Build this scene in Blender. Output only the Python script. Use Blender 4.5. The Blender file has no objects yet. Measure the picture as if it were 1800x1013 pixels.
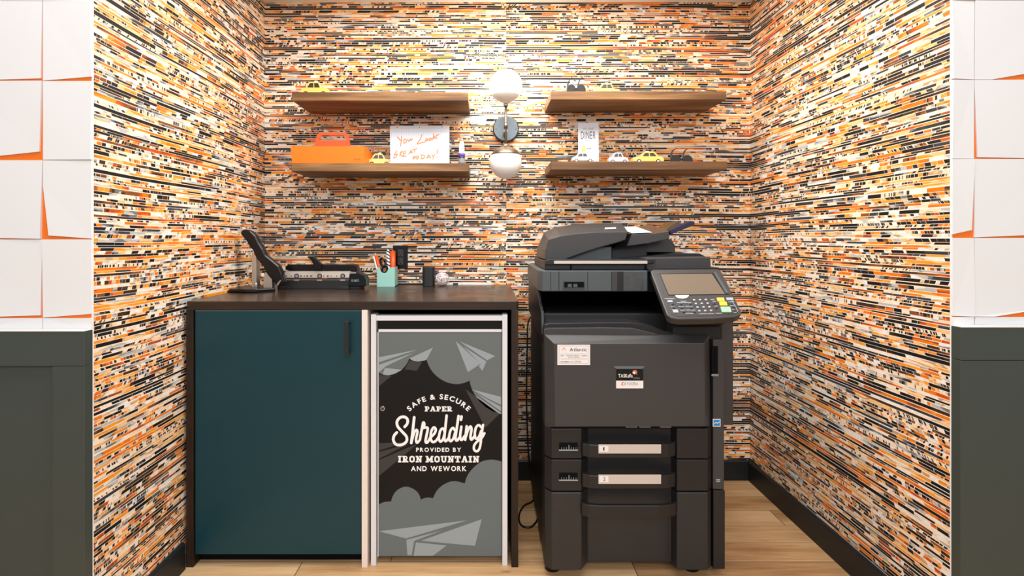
import bpy, bmesh, math, random
from mathutils import Vector, Matrix
random.seed(7)
SC = bpy.context.scene
COL = SC.collection

# ------------------------------------------------------------------ camera, light, exposure
F, VX, VY, EYE, D = 974.0, 859.0, 420.0, 1.129, 2.60
cam = bpy.data.cameras.new('camera'); cam.sensor_width = 36.0; cam.lens = 36.0 * F / 1800
cam.shift_x = (900 - VX) / 1800; cam.shift_y = -(506.5 - VY) / 1800
cam.clip_start = 0.05
co = bpy.data.objects.new('camera', cam); COL.objects.link(co)
co.location = (0, 0, EYE); co.rotation_euler = (math.pi / 2, 0, 0)
SC.camera = co

W = bpy.data.worlds.new('world'); SC.world = W; W.use_nodes = True
W.node_tree.nodes['Background'].inputs[0].default_value = (0.97, 0.98, 1.0, 1)
W.node_tree.nodes['Background'].inputs[1].default_value = 0.30

def area(name, loc, rot, sx, sy, power, col):
    l = bpy.data.lights.new(name, 'AREA'); l.shape = 'RECTANGLE'; l.size = sx; l.size_y = sy
    l.energy = power; l.color = col
    o = bpy.data.objects.new(name, l); COL.objects.link(o); o.location = loc; o.rotation_euler = rot
    return o
area('ceiling_light_near', (0.0, 0.85, 2.75), (math.radians(6), 0, 0), 2.4, 0.7, 26, (0.97, 0.98, 1.0))
area('ceiling_light_far', (0.2, -3.0, 2.75), (math.radians(42), 0, 0), 4.0, 1.8, 132, (0.97, 0.98, 1.0))
area('alcove_ceiling_light', (0.1, 1.95, 2.235), (0, 0, 0), 1.3, 0.4, 28, (1.0, 0.97, 0.93))  # fill added to brighten the alcove, not a known fixture

SC.view_settings.view_transform = 'Standard'; SC.view_settings.look = 'None'
SC.view_settings.gamma = 1.0; SC.view_settings.use_curve_mapping = False
SC.view_settings.exposure = 0.26

# ------------------------------------------------------------------ projection helpers
def X(px, Y): return (px - VX) * Y / F
def Z(py, Y): return EYE - (py - VY) * Y / F
def P(px, py, Y): return Vector((X(px, Y), Y, Z(py, Y)))
def FLOORY(py): return EYE * F / (py - VY)
def on_plane(px, py, p0, n):
    o = Vector((0, 0, EYE)); d = Vector(((px - VX) / F, 1.0, -(py - VY) / F))
    return o + d * ((p0 - o).dot(n) / d.dot(n))

# ------------------------------------------------------------------ materials
def srgb(r, g, b):
    def f(c):
        c /= 255.0
        return c / 12.92 if c <= 0.04045 else ((c + 0.055) / 1.055) ** 2.4
    return (f(r), f(g), f(b), 1.0)

def mat(name, col, rough=0.5, metal=0.0, spec=0.5, coat=0.0, emit=None, emit_s=0.0, noise=0.0, nscale=40.0, bump=0.0, bscale=300.0):
    m = bpy.data.materials.new(name); m.use_nodes = True
    nt = m.node_tree; b = nt.nodes['Principled BSDF']
    b.inputs['Base Color'].default_value = col
    b.inputs['Roughness'].default_value = rough; b.inputs['Metallic'].default_value = metal
    b.inputs['Specular IOR Level'].default_value = spec; b.inputs['Coat Weight'].default_value = coat
    if emit:
        b.inputs['Emission Color'].default_value = emit; b.inputs['Emission Strength'].default_value = emit_s
    if noise or bump:
        g = nt.nodes.new('ShaderNodeNewGeometry')
    if noise:
        n = nt.nodes.new('ShaderNodeTexNoise'); n.inputs['Scale'].default_value = nscale; n.inputs['Detail'].default_value = 4
        nt.links.new(g.outputs['Position'], n.inputs['Vector'])
        mx = nt.nodes.new('ShaderNodeMix'); mx.data_type = 'RGBA'
        mx.inputs[6].default_value = tuple(c * (1 - noise) for c in col[:3]) + (1,)
        mx.inputs[7].default_value = tuple(min(1, c * (1 + noise)) for c in col[:3]) + (1,)
        nt.links.new(n.outputs['Fac'], mx.inputs[0]); nt.links.new(mx.outputs[2], b.inputs['Base Color'])
    if bump:
        n2 = nt.nodes.new('ShaderNodeTexNoise'); n2.inputs['Scale'].default_value = bscale
        nt.links.new(g.outputs['Position'], n2.inputs['Vector'])
        bp = nt.nodes.new('ShaderNodeBump'); bp.inputs['Strength'].default_value = bump; bp.inputs['Distance'].default_value = 0.001
        nt.links.new(n2.outputs['Fac'], bp.inputs['Height']); nt.links.new(bp.outputs['Normal'], b.inputs['Normal'])
    return m

class G:
    """small expression helper for shader graphs"""
    def __init__(s, name):
        s.m = bpy.data.materials.new(name); s.m.use_nodes = True; s.nt = s.m.node_tree
        s.b = s.nt.nodes['Principled BSDF']
        g = s.nt.nodes.new('ShaderNodeNewGeometry'); sp = s.nt.nodes.new('ShaderNodeSeparateXYZ')
        s.nt.links.new(g.outputs['Position'], sp.inputs[0]); s.pos = g.outputs['Position']
        s.x, s.y, s.z = sp.outputs
    def link(s, v, sock):
        if isinstance(v, (int, float)): sock.default_value = v
        else: s.nt.links.new(v, sock)
    def M(s, op, a, b=0.0, c=None):
        n = s.nt.nodes.new('ShaderNodeMath'); n.operation = op
        s.link(a, n.inputs[0]); s.link(b, n.inputs[1])
        if c is not None: s.link(c, n.inputs[2])
        return n.outputs[0]
    def add(s, a, b): return s.M('ADD', a, b)
    def sub(s, a, b): return s.M('SUBTRACT', a, b)
    def mul(s, a, b): return s.M('MULTIPLY', a, b)
    def div(s, a, b): return s.M('DIVIDE', a, b)
    def floor(s, a): return s.M('FLOOR', a)
    def fract(s, a): return s.M('FRACT', a)
    def lt(s, a, b): return s.M('LESS_THAN', a, b)
    def gt(s, a, b): return s.M('GREATER_THAN', a, b)
    def lerp(s, f, a, b):
        n = s.nt.nodes.new('ShaderNodeMix'); n.data_type = 'FLOAT'
        s.link(f, n.inputs[0]); s.link(a, n.inputs[2]); s.link(b, n.inputs[3]); return n.outputs[0]
    def mixc(s, f, a, b, mode='MIX'):
        n = s.nt.nodes.new('ShaderNodeMix'); n.data_type = 'RGBA'; n.blend_type = mode
        s.link(f, n.inputs[0])
        for v, i in ((a, 6), (b, 7)):
            if isinstance(v, tuple): n.inputs[i].default_value = v
            else: s.nt.links.new(v, n.inputs[i])
        return n.outputs[2]
    def vec(s, a, b, c=0.0):
        n = s.nt.nodes.new('ShaderNodeCombineXYZ')
        s.link(a, n.inputs[0]); s.link(b, n.inputs[1]); s.link(c, n.inputs[2]); return n.outputs[0]
    def white(s, a, b, c=0.0):
        n = s.nt.nodes.new('ShaderNodeTexWhiteNoise'); n.noise_dimensions = '3D'
        s.nt.links.new(s.vec(a, b, c), n.inputs['Vector'])
        sp = s.nt.nodes.new('ShaderNodeSeparateColor'); s.nt.links.new(n.outputs['Color'], sp.inputs[0])
        return sp.outputs[0], sp.outputs[1], sp.outputs[2]
    def noise(s, v, scale=1.0, detail=2.0):
        n = s.nt.nodes.new('ShaderNodeTexNoise'); n.inputs['Scale'].default_value = scale; n.inputs['Detail'].default_value = detail
        s.nt.links.new(v, n.inputs['Vector']); return n.outputs['Fac']
    def ramp(s, f, stops, interp='CONSTANT'):
        n = s.nt.nodes.new('ShaderNodeValToRGB'); r = n.color_ramp; r.interpolation = interp
        while len(r.elements) < len(stops): r.elements.new(0.5)
        for e, (p, c) in zip(r.elements, stops): e.position = p; e.color = c
        s.link(f, n.inputs[0]); return n.outputs[0]
    def out(s, col, rough=0.5, spec=0.5, normal=None):
        if isinstance(col, tuple): s.b.inputs['Base Color'].default_value = col
        else: s.nt.links.new(col, s.b.inputs['Base Color'])
        s.link(rough, s.b.inputs['Roughness']); s.b.inputs['Specular IOR Level'].default_value = spec
        return s.m

def wallpaper_mat():
    g = G('shredded_strip_wallpaper')
    u = g.add(g.x, g.y)
    v = g.add(g.z, g.mul(g.sub(g.noise(g.vec(g.mul(u, 2.2), 3.1), 1.0, 1), 0.5), 0.010))
    p = 0.0092
    vv = g.add(g.div(v, p), g.mul(g.sub(g.noise(g.vec(0.7, g.mul(v, 26.0)), 1.0, 1), 0.5), 2.6))
    seam = g.mul(g.gt(u, 2.682), 517.0)
    row = g.add(g.floor(vv), seam); fr = g.fract(vv)
    r1, r2, r3 = g.white(row, 1.5)
    slant = g.mul(g.mul(g.sub(fr, 0.5), g.sub(r3, 0.5)), 0.016)
    us = g.add(u, slant)
    Ll = g.add(0.06, g.mul(g.mul(r1, r1), 0.50))
    Lc = g.floor(g.add(g.div(us, Ll), g.mul(r2, 77.0)))
    k1, k2, k3 = g.white(Lc, row, 3.5)
    text = g.gt(k1, 0.945)
    Sl = g.lerp(text, g.add(0.010, g.mul(g.mul(k2, k2), 0.085)), 0.0066)
    us = g.add(us, g.mul(g.sub(g.noise(g.vec(g.mul(us, 90.0), g.mul(row, 3.71)), 1.0, 1), 0.5), 0.018))
    Sc = g.floor(g.add(g.div(us, Sl), g.mul(k3, 31.0)))
    s1, s2, s3 = g.white(Sc, row, 7.5)
    solid = g.lt(k1, 0.46)
    k4, k5, k6 = g.white(Lc, row, 11.5)
    rv = g.lerp(solid, s1, k4)
    lf = g.noise(g.vec(g.mul(u, 4.5), g.mul(v, 20.0)), 1.0, 2)
    t = g.M('MINIMUM', g.M('MAXIMUM', g.add(rv, g.mul(g.sub(lf, 0.5), 0.95)), 0.0), 0.999)
    tt = g.lerp(g.lt(s1, 0.45), 0.72, 0.02)
    t = g.lerp(text, t, tt)
    C = srgb
    col = g.ramp(t, [(0.0, C(24, 23, 24)), (0.235, C(68, 43, 25)), (0.32, C(136, 80, 36)), (0.375, C(206, 80, 20)),
                     (0.405, C(236, 124, 20)), (0.495, C(243, 158, 46)), (0.58, C(248, 198, 132)), (0.645, C(196, 160, 124)),
                     (0.68, C(250, 220, 188)), (0.745, C(244, 239, 232)), (0.815, C(250, 230, 206)), (0.855, C(190, 190, 188)),
                     (0.915, C(116, 122, 124)), (0.955, C(54, 58, 62)), (0.9975, C(40, 80, 124))])
    var = g.noise(g.vec(g.mul(u, 60.0), g.mul(v, 160.0)), 1.0, 2)
    vr = g.ramp(var, [(0.3, (0.82, 0.80, 0.78, 1)), (0.7, (1.0, 1.0, 1.0, 1))], 'LINEAR')
    col = g.mixc(1.0, col, vr, 'MULTIPLY')
    gap = g.lt(fr, g.add(0.09, g.mul(g.mul(r3, r3), 0.22)))
    ends = g.lt(g.fract(g.add(g.div(us, Sl), g.mul(k3, 31.0))), g.div(0.0011, Sl))
    gapc = g.ramp(r2, [(0.0, C(250, 226, 196)), (0.4, C(250, 236, 218)), (0.75, C(240, 236, 230))])
    col = g.mixc(g.mul(g.M('MAXIMUM', gap, g.mul(ends, g.sub(1.0, solid))), 0.92), col, gapc)
    return g.out(col, 0.55, 0.25)

def wood_mat(name, dark, light, scale=1.0, rough=0.45, axis='x', spec=0.4, coat=0.0, mid=None):
    g = G(name)
    a, b, c = (g.x, g.y, g.z) if axis == 'x' else (g.z, g.x, g.y)
    v = g.vec(g.mul(a, 1.6 * scale), g.mul(b, 16 * scale), g.mul(c, 16 * scale))
    n1 = g.noise(v, 1.0, 6)
    n2 = g.noise(g.vec(g.mul(a, 6 * scale), g.mul(b, 110 * scale), g.mul(c, 110 * scale)), 1.0, 3)
    f = g.add(g.mul(n1, 0.75), g.mul(n2, 0.25))
    col = g.ramp(f, [(0.32, dark), (0.5, mid or light), (0.68, light)], 'LINEAR')
    m = g.out(col, rough, spec); g.b.inputs['Coat Weight'].default_value = coat
    return m

def floor_mat():
    g = G('oak_plank_floor')
    pw = 0.122
    q = g.div(g.sub(g.y, 1.936), pw); r = g.floor(q); fq = g.fract(q)
    r1, r2, r3 = g.white(r, 2.5)
    ln = 1.15
    c = g.add(g.div(g.x, ln), g.mul(r1, 9.0)); ci = g.floor(c); fc = g.fract(c)
    a1, a2, a3 = g.white(r, ci, 4.5)
    n1 = g.noise(g.vec(g.add(g.mul(g.x, 2.2), g.mul(a1, 40)), g.add(g.mul(g.y, 22.0), g.mul(a2, 20)), 0.0), 1.0, 5)
    n2 = g.noise(g.vec(g.mul(g.x, 7.0), g.mul(g.y, 150.0), 0.0), 1.0, 3)
    n3 = g.noise(g.vec(g.add(g.mul(g.x, 5.0), g.mul(a2, 20)), g.add(g.mul(g.y, 14.0), g.mul(a1, 9)), 0.0), 1.0, 2)
    f = g.add(g.add(g.mul(n1, 0.6), g.mul(n2, 0.25)), g.mul(g.sub(a3, 0.4), 0.28))
    col = g.ramp(f, [(0.22, srgb(146, 102, 62)), (0.42, srgb(200, 156, 108)), (0.58, srgb(224, 186, 138)), (0.75, srgb(238, 208, 168))], 'LINEAR')
    knot = g.ramp(n3, [(0.25, srgb(110, 72, 42)), (0.33, (1, 1, 1, 1))], 'LINEAR')
    col = g.mixc(0.8, col, knot, 'MULTIPLY')
    seam = g.M('MAXIMUM', g.lt(fq, 0.022), g.lt(fc, 0.003))
    lightseam = g.M('MULTIPLY', g.lt(fq, 0.055), g.gt(fq, 0.022))
    col = g.mixc(g.mul(lightseam, 0.6), col, srgb(236, 208, 168))
    col = g.mixc(g.mul(seam, 0.75), col, srgb(72, 46, 28))
    return g.out(col, 0.42, 0.4)

M_paper = wallpaper_mat()
M_floor = floor_mat()
M_white = mat('white_paint', srgb(235, 233, 230), 0.6)
M_tile = mat('white_glazed_tile', srgb(232, 231, 230), 0.28, noise=0.012, nscale=3)
M_orange = mat('orange_tile_glaze', srgb(234, 114, 14), 0.4, noise=0.10, nscale=6)
M_green = mat('olive_green_panel_paint', srgb(61, 68, 63), 0.45, noise=0.05, nscale=9, bump=0.05)
M_base = mat('black_baseboard_paint', srgb(24, 28, 31), 0.45, spec=0.35)
M_baseend = mat('unpainted_board_end', srgb(215, 205, 195), 0.6)
M_walnut = wood_mat('walnut_shelf', srgb(62, 40, 20), srgb(160, 120, 74), 1.0, 0.5, mid=srgb(108, 74, 41))
M_espresso = wood_mat('dark_brown_counter_wood', srgb(28, 19, 14), srgb(58, 43, 32), 1.0, 0.3, mid=srgb(42, 30, 22), spec=0.45, coat=0.1)
M_espv = wood_mat('dark_brown_upright_wood', srgb(28, 19, 14), srgb(56, 41, 31), 1.0, 0.45, axis='z', mid=srgb(40, 28, 21), spec=0.3)
M_teal = mat('dark_teal_door_paint', srgb(8, 55, 64), 0.38, spec=0.35, noise=0.06, nscale=4)
M_tealedge = mat('teal_door_edge', srgb(96, 116, 120), 0.4)
M_cream = mat('pale_cream_edge_band', srgb(232, 220, 210), 0.5)
M_black = mat('matte_black', srgb(14, 15, 17), 0.5)
M_void = mat('black_interior', srgb(8, 9, 11), 0.7, spec=0.1)
M_blackmetal = mat('black_metal', srgb(28, 28, 30), 0.35, metal=0.0)
M_frame = mat('white_powder_frame', srgb(220, 220, 222), 0.35)
M_sky = mat('print_grey', srgb(102, 109, 108), 0.45, spec=0.35)
M_cloud = mat('print_cloud_grey', srgb(100, 110, 112), 0.45, spec=0.35)
M_plane = mat('print_light_grey', srgb(148, 158, 162), 0.45, spec=0.35)
M_dplane = mat('print_dark_grey', srgb(50, 48, 49), 0.45)
M_pblack = mat('print_black', srgb(12, 12, 13), 0.5, spec=0.25)
M_pwhite = mat('print_white', srgb(245, 242, 240), 0.5)
M_chrome = mat('satin_nickel', srgb(98, 104, 108), 0.38, metal=1.0)
M_brass = mat('warm_satin_metal', srgb(142, 132, 118), 0.38, metal=1.0)
M_dome = mat('white_metal_cup', srgb(244, 244, 240), 0.5)
M_glow = mat('lit_opal_globe', srgb(255, 250, 240), 0.5, emit=(1.0, 0.92, 0.80, 1), emit_s=28.0)
M_opal = mat('unlit_opal_globe', srgb(246, 244, 240), 0.12, coat=0.3)
M_print = mat('charcoal_printer_plastic', srgb(57, 56, 56), 0.42, spec=0.45, bump=0.08, bscale=900)
M_print2 = mat('graphite_printer_plastic', srgb(76, 83, 85), 0.45, spec=0.4, bump=0.08, bscale=900)
M_print3 = mat('black_printer_plastic', srgb(28, 28, 30), 0.4, spec=0.4)
M_cabscuff = mat('scuffed_black_plastic', srgb(33, 34, 36), 0.45, noise=0.25, nscale=14)
M_silver = mat('brushed_silver', srgb(205, 198, 190), 0.35, metal=0.25)
M_screen = mat('panel_screen', srgb(112, 100, 86), 0.16, spec=0.6)  # brownish tint is the reflected wall, put into the base colour
M_key = mat('grey_key', srgb(158, 165, 170), 0.4)
M_keyd = mat('dark_key', srgb(54, 58, 64), 0.35)
M_yel = mat('amber_key', srgb(240, 184, 70), 0.4)
M_grn = mat('pale_green_key', srgb(150, 190, 158), 0.4)
M_label = mat('white_label', srgb(236, 230, 226), 0.5)
M_blue = mat('blue_sticker', srgb(40, 128, 196), 0.4)
M_red = mat('red_mark', srgb(222, 96, 60), 0.5)
M_ink = mat('black_ink', srgb(40, 40, 44), 0.6)
M_greyink = mat('grey_ink', srgb(130, 132, 136), 0.6)
M_tape = mat('glossy_tape', srgb(74, 76, 76), 0.12, coat=0.5, noise=0.3, nscale=60)
M_caddy = mat('orange_caddy_plastic', srgb(246, 122, 14), 0.4)
M_paperw = mat('white_paper', srgb(194, 197, 204), 0.7)
M_marker = mat('orange_marker_ink', srgb(214, 112, 44), 0.6)
M_rule = mat('pale_blue_rule', srgb(158, 174, 194), 0.7)
M_purple = mat('purple_band', srgb(96, 66, 160), 0.4)
M_taxi = mat('taxi_yellow', srgb(250, 200, 96), 0.3, coat=0.3)
M_pale = mat('pale_grey_toy_paint', srgb(222, 222, 222), 0.3, coat=0.3)
M_win = mat('toy_window', srgb(48, 40, 34), 0.2)
M_mint = mat('mint_cup', srgb(146, 196, 184), 0.4)
M_penor = mat('orange_pen', srgb(232, 84, 26), 0.35)
M_penwood = mat('wooden_pencil', srgb(232, 160, 84), 0.5)
M_steel = mat('steel', srgb(190, 186, 180), 0.3, metal=0.9)
M_gloss = mat('gloss_black', srgb(11, 11, 12), 0.28, spec=0.35)
M_cord = mat('black_cord', srgb(20, 20, 22), 0.4)
M_amber = mat('smoky_brown_tray', srgb(92, 68, 44), 0.25)
M_viol = mat('violet_black_tray_edge', srgb(34, 28, 60), 0.35)

# ------------------------------------------------------------------ mesh builder
WLOC = {}
class MB:
    def __init__(s): s.bm = bmesh.new(); s.mats = []; s.k = 0
    def lift(s, vs):                                          # stacked prints: each later one lies a hair in front
        s.k += 1
        for i, v in enumerate(vs): v.co.y -= 1.2e-5 * s.k + 2e-7 * i
    def mi(s, m):                                             # None stands for the material given to build()
        if m not in s.mats: s.mats.append(m)
        return s.mats.index(m)
    def face(s, vs, m=None, smooth=False):
        try: f = s.bm.faces.new(vs)
        except ValueError: return None
        f.material_index = s.mi(m); f.smooth = smooth; return f
    def poly(s, pts, m=None): return s.face([s.bm.verts.new(p) for p in pts], m)
    def box(s, x0, x1, y0, y1, z0, z1, m=None):
        v = [s.bm.verts.new((x, y, z)) for x in (x0, x1) for y in (y0, y1) for z in (z0, z1)]
        for q in ((0, 1, 3, 2), (4, 6, 7, 5), (0, 4, 5, 1), (2, 3, 7, 6), (0, 2, 6, 4), (1, 5, 7, 3)):
            s.face([v[i] for i in q], m)
        return s
    def loft(s, A, B, m=None, smooth=False, caps=True):
        a = [s.bm.verts.new(p) for p in A]; b = [s.bm.verts.new(p) for p in B]; n = len(a)
        for i in range(n):
            j = (i + 1) % n; s.face([a[i], a[j], b[j], b[i]], m, smooth)
        if caps: s.face(a[::-1], m); s.face(b, m)
        return s
    def prism_y(s, prof, y0, y1, m=None, smooth=False):     # prof: (x, z)
        return s.loft([(x, y0, z) for x, z in prof], [(x, y1, z) for x, z in prof], m, smooth)
    def prism_z(s, prof, z0, z1, m=None, smooth=False):     # prof: (x, y)
        return s.loft([(x, y, z0) for x, y in prof], [(x, y, z1) for x, y in prof], m, smooth)
    def prism_x(s, prof, x0, x1, m=None, smooth=False):     # prof: (y, z)
        return s.loft([(x0, y, z) for y, z in prof], [(x1, y, z) for y, z in prof], m, smooth)
    def cyl(s, p0, p1, r0, r1=None, m=None, n=20, caps=True):
        p0, p1 = Vector(p0), Vector(p1); r1 = r0 if r1 is None else r1
        d = (p1 - p0).normalized(); a = d.orthogonal().normalized(); b = d.cross(a)
        A = [p0 + (a * math.cos(t) + b * math.sin(t)) * r0 for t in [2 * math.pi * i / n for i in range(n)]]
        B = [p1 + (a * math.cos(t) + b * math.sin(t)) * r1 for t in [2 * math.pi * i / n for i in range(n)]]
        va = [s.bm.verts.new(p) for p in A]; vb = [s.bm.verts.new(p) for p in B]
        for i in range(n):
            j = (i + 1) % n; s.face([va[i], va[j], vb[j], vb[i]], m, True)
        if caps: s.face(va[::-1], m); s.face(vb, m)
        return s
    def lathe(s, prof, c, m=None, n=32):                      # prof (r, z) about vertical axis at c
        rings = []
        for r, z in prof:
            if r < 1e-6: rings.append([s.bm.verts.new((c[0], c[1], c[2] + z))])
            else: rings.append([s.bm.verts.new((c[0] + r * math.cos(2 * math.pi * i / n), c[1] + r * math.sin(2 * math.pi * i / n), c[2] + z)) for i in range(n)])
        for A, B in zip(rings, rings[1:]):
            for i in range(n):
                j = (i + 1) % n
                if len(A) == 1 and len(B) == 1: continue
                if len(A) == 1: s.face([A[0], B[i], B[j]], m, True)
                elif len(B) == 1: s.face([A[i], A[j], B[0]], m, True)
                else: s.face([A[i], A[j], B[j], B[i]], m, True)
        return s
    def tube(s, pts, r, m=None, n=10, taper=None):
        pts = [Vector(p) for p in pts]; prev = None; rings = []
        up = None
        for i, p in enumerate(pts):
            d = (pts[min(i + 1, len(pts) - 1)] - pts[max(i - 1, 0)]).normalized()
            if up is None: up = d.orthogonal().normalized()
            up = (up - d * up.dot(d)).normalized(); b = d.cross(up)
            rr = r if taper is None else r * (1 + (taper - 1) * i / (len(pts) - 1))
            rings.append([s.bm.verts.new(p + (up * math.cos(2 * math.pi * k / n) + b * math.sin(2 * math.pi * k / n)) * rr) for k in range(n)])
        for A, B in zip(rings, rings[1:]):
            for k in range(n):
                j = (k + 1) % n; s.face([A[k], A[j], B[j], B[k]], m, True)
        s.face(rings[0][::-1], m); s.face(rings[-1], m)
        return s
    def ball(s, c, r, m=None, seg=24, sz=1.0):
        return s.lathe([(r * math.sin(math.pi * i / 16), -r * sz * math.cos(math.pi * i / 16)) for i in range(17)], c, m, seg)
    def build(s, name, m=None, parent=None, bevel=0.0, segs=2, fixn=True):
        if fixn: bmesh.ops.recalc_face_normals(s.bm, faces=s.bm.faces)
        me = bpy.data.meshes.new(name)
        cs = [v.co for v in s.bm.verts]
        lo = Vector([min(c[i] for c in cs) for i in range(3)]); hi = Vector([max(c[i] for c in cs) for i in range(3)])
        c = (lo + hi) / 2
        if parent is None: c.z = lo.z
        for v in s.bm.verts: v.co -= c
        s.bm.to_mesh(me); s.bm.free()
        for mm in (s.mats or [m]): me.materials.append(m if mm is None else mm)
        o = bpy.data.objects.new(name, me); COL.objects.link(o)
        if parent is not None: o.parent = parent; o.location = c - WLOC[parent]
        else: o.location = c
        WLOC[o] = c
        if bevel:
            b = o.modifiers.new('bevel', 'BEVEL'); b.width = bevel; b.segments = segs; b.limit_method = 'ANGLE'; b.angle_limit = math.radians(35)
        return o

def thing(name, loc, label, cat, group=None):
    o = bpy.data.objects.new(name, None); COL.objects.link(o); o.location = loc; o.empty_display_size = 0.05
    WLOC[o] = Vector(loc)
    tag(o, label, cat, group); return o
def tag(o, label, cat, group=None):
    o['label'] = label; o['category'] = cat
    if group: o['group'] = group
    return o
def struct(o, label=None, cat=None):
    o['kind'] = 'structure'
    o['label'] = label or o.name.replace('_', ' '); o['category'] = cat or o.name.split('_')[0]
    return o
def copy_tree(o, parent=None):
    c = o.copy(); COL.objects.link(c)
    if parent: c.parent = parent
    for ch in list(o.children): copy_tree(ch, c)
    return c
def box_px(px0, px1, py0, py1, Yf, Yb, m=None, mb=None):
    """box whose front face spans the given picture rectangle at depth Yf"""
    mb = mb or MB()
    return mb.box(X(px0, Yf), X(px1, Yf), Yf, Yb, Z(py1, Yf), Z(py0, Yf), m)

# ------------------------------------------------------------------ lettering
_gl = {}
def glyph(ch, bold):
    k = (ch, bold)
    if k not in _gl:
        cu = bpy.data.curves.new('glyph', 'FONT'); cu.body = ch; cu.size = 1.0; cu.offset = bold; cu.resolution_u = 4
        ob = bpy.data.objects.new('glyph', cu); me = ob.to_mesh()
        vs = [v.co.copy() for v in me.vertices]; fs = [tuple(p.vertices) for p in me.polygons]
        ob.to_mesh_clear(); bpy.data.objects.remove(ob); bpy.data.curves.remove(cu)
        _gl[k] = (vs, fs)
    return _gl[k]
def letters(mb, text, mapf, x0, x1, base, top, m, bold=0.0, gap=0.12, space=0.45, lower_ok=True):
    """draw text between x0..x1, baseline base, cap top `top` (2-D units); mapf(x, y) -> 3-D"""
    H = max(v.y for v in glyph('H', bold)[0]); h = (top - base) / H
    items = []; cur = 0.0
    for ch in text:
        if ch == ' ': cur += space; continue
        vs, fs = glyph(ch, bold); a = min(v.x for v in vs); b = max(v.x for v in vs)
        items.append((vs, fs, cur - a)); cur += (b - a) + gap
    cur -= gap; sx = (x1 - x0) / cur
    for vs, fs, off in items:
        nv = [mb.bm.verts.new(mapf(x0 + (v.x + off) * sx, base + v.y * h)) for v in vs]
        for f in fs: mb.face([nv[i] for i in f], m)
def smooth_path(pts, k=6):
    if len(pts) < 3: return pts
    out = []; P_ = [pts[0]] + list(pts) + [pts[-1]]
    for i in range(1, len(P_) - 2):
        p0, p1, p2, p3 = P_[i - 1:i + 3]
        for t in [j / k for j in range(k)]:
            out.append(tuple(0.5 * (2 * p1[d] + (p2[d] - p0[d]) * t + (2 * p0[d] - 5 * p1[d] + 4 * p2[d] - p3[d]) * t * t + (3 * p1[d] - p0[d] - 3 * p2[d] + p3[d]) * t ** 3) for d in (0, 1)))
    out.append(tuple(pts[-1])); return out
def stroke(mb, pts, w, mapf, m, smooth=True, rnd=True):
    """flat pen stroke of width w along 2-D points, printed on a surface"""
    pts = smooth_path(pts) if smooth else pts
    L, R = [], []
    n = len(pts)
    for i, p in enumerate(pts):
        a = pts[max(i - 1, 0)]; b = pts[min(i + 1, n - 1)]
        dx, dy = b[0] - a[0], b[1] - a[1]; l = math.hypot(dx, dy) or 1.0
        nx, ny = -dy / l * w / 2, dx / l * w / 2
        L.append(mb.bm.verts.new(mapf(p[0] + nx, p[1] + ny))); R.append(mb.bm.verts.new(mapf(p[0] - nx, p[1] - ny)))
    for i in range(n - 1): mb.face([L[i], L[i + 1], R[i + 1], R[i]], m)
    mb.lift([v for q in zip(L, R) for v in q])
    if rnd:
        for p in (pts[0], pts[-1]):
            vs = [mb.bm.verts.new(mapf(p[0] + math.cos(t) * w / 2, p[1] + math.sin(t) * w / 2)) for t in [2 * math.pi * k / 10 for k in range(10)]]
            mb.face(vs, m); mb.lift(vs)

# ================================================================== SETTING
XL, XR = X(466, D), X(1318, D)
YF_ = 1.464
ZC = Z(4, D)
struct(MB().box(-3.2, 3.4, -2.4, D + 0.1, -0.05, 0.0).build('floor', M_floor), 'light oak plank floor', 'floor')
struct(MB().box(-1.3, 1.5, YF_ + 0.008, D + 0.1, ZC, ZC + 0.06).build('ceiling', M_white), 'white ceiling of the alcove', 'ceiling')
struct(MB().box(XL - 0.1, XR + 0.1, D, D + 0.1, 0, ZC).build('wall_back', M_paper), 'back wall papered with shredded orange and black strips', 'wall')
struct(MB().box(XL - 0.1, XL, YF_ + 0.008, D, 0, ZC).build('wall_left', M_paper), 'left alcove wall papered with shredded paper strips', 'wall')
struct(MB().box(XR, XR + 0.1, YF_ + 0.008, D, 0, ZC).build('wall_right', M_paper), 'right alcove wall papered with shredded paper strips', 'wall')

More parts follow.
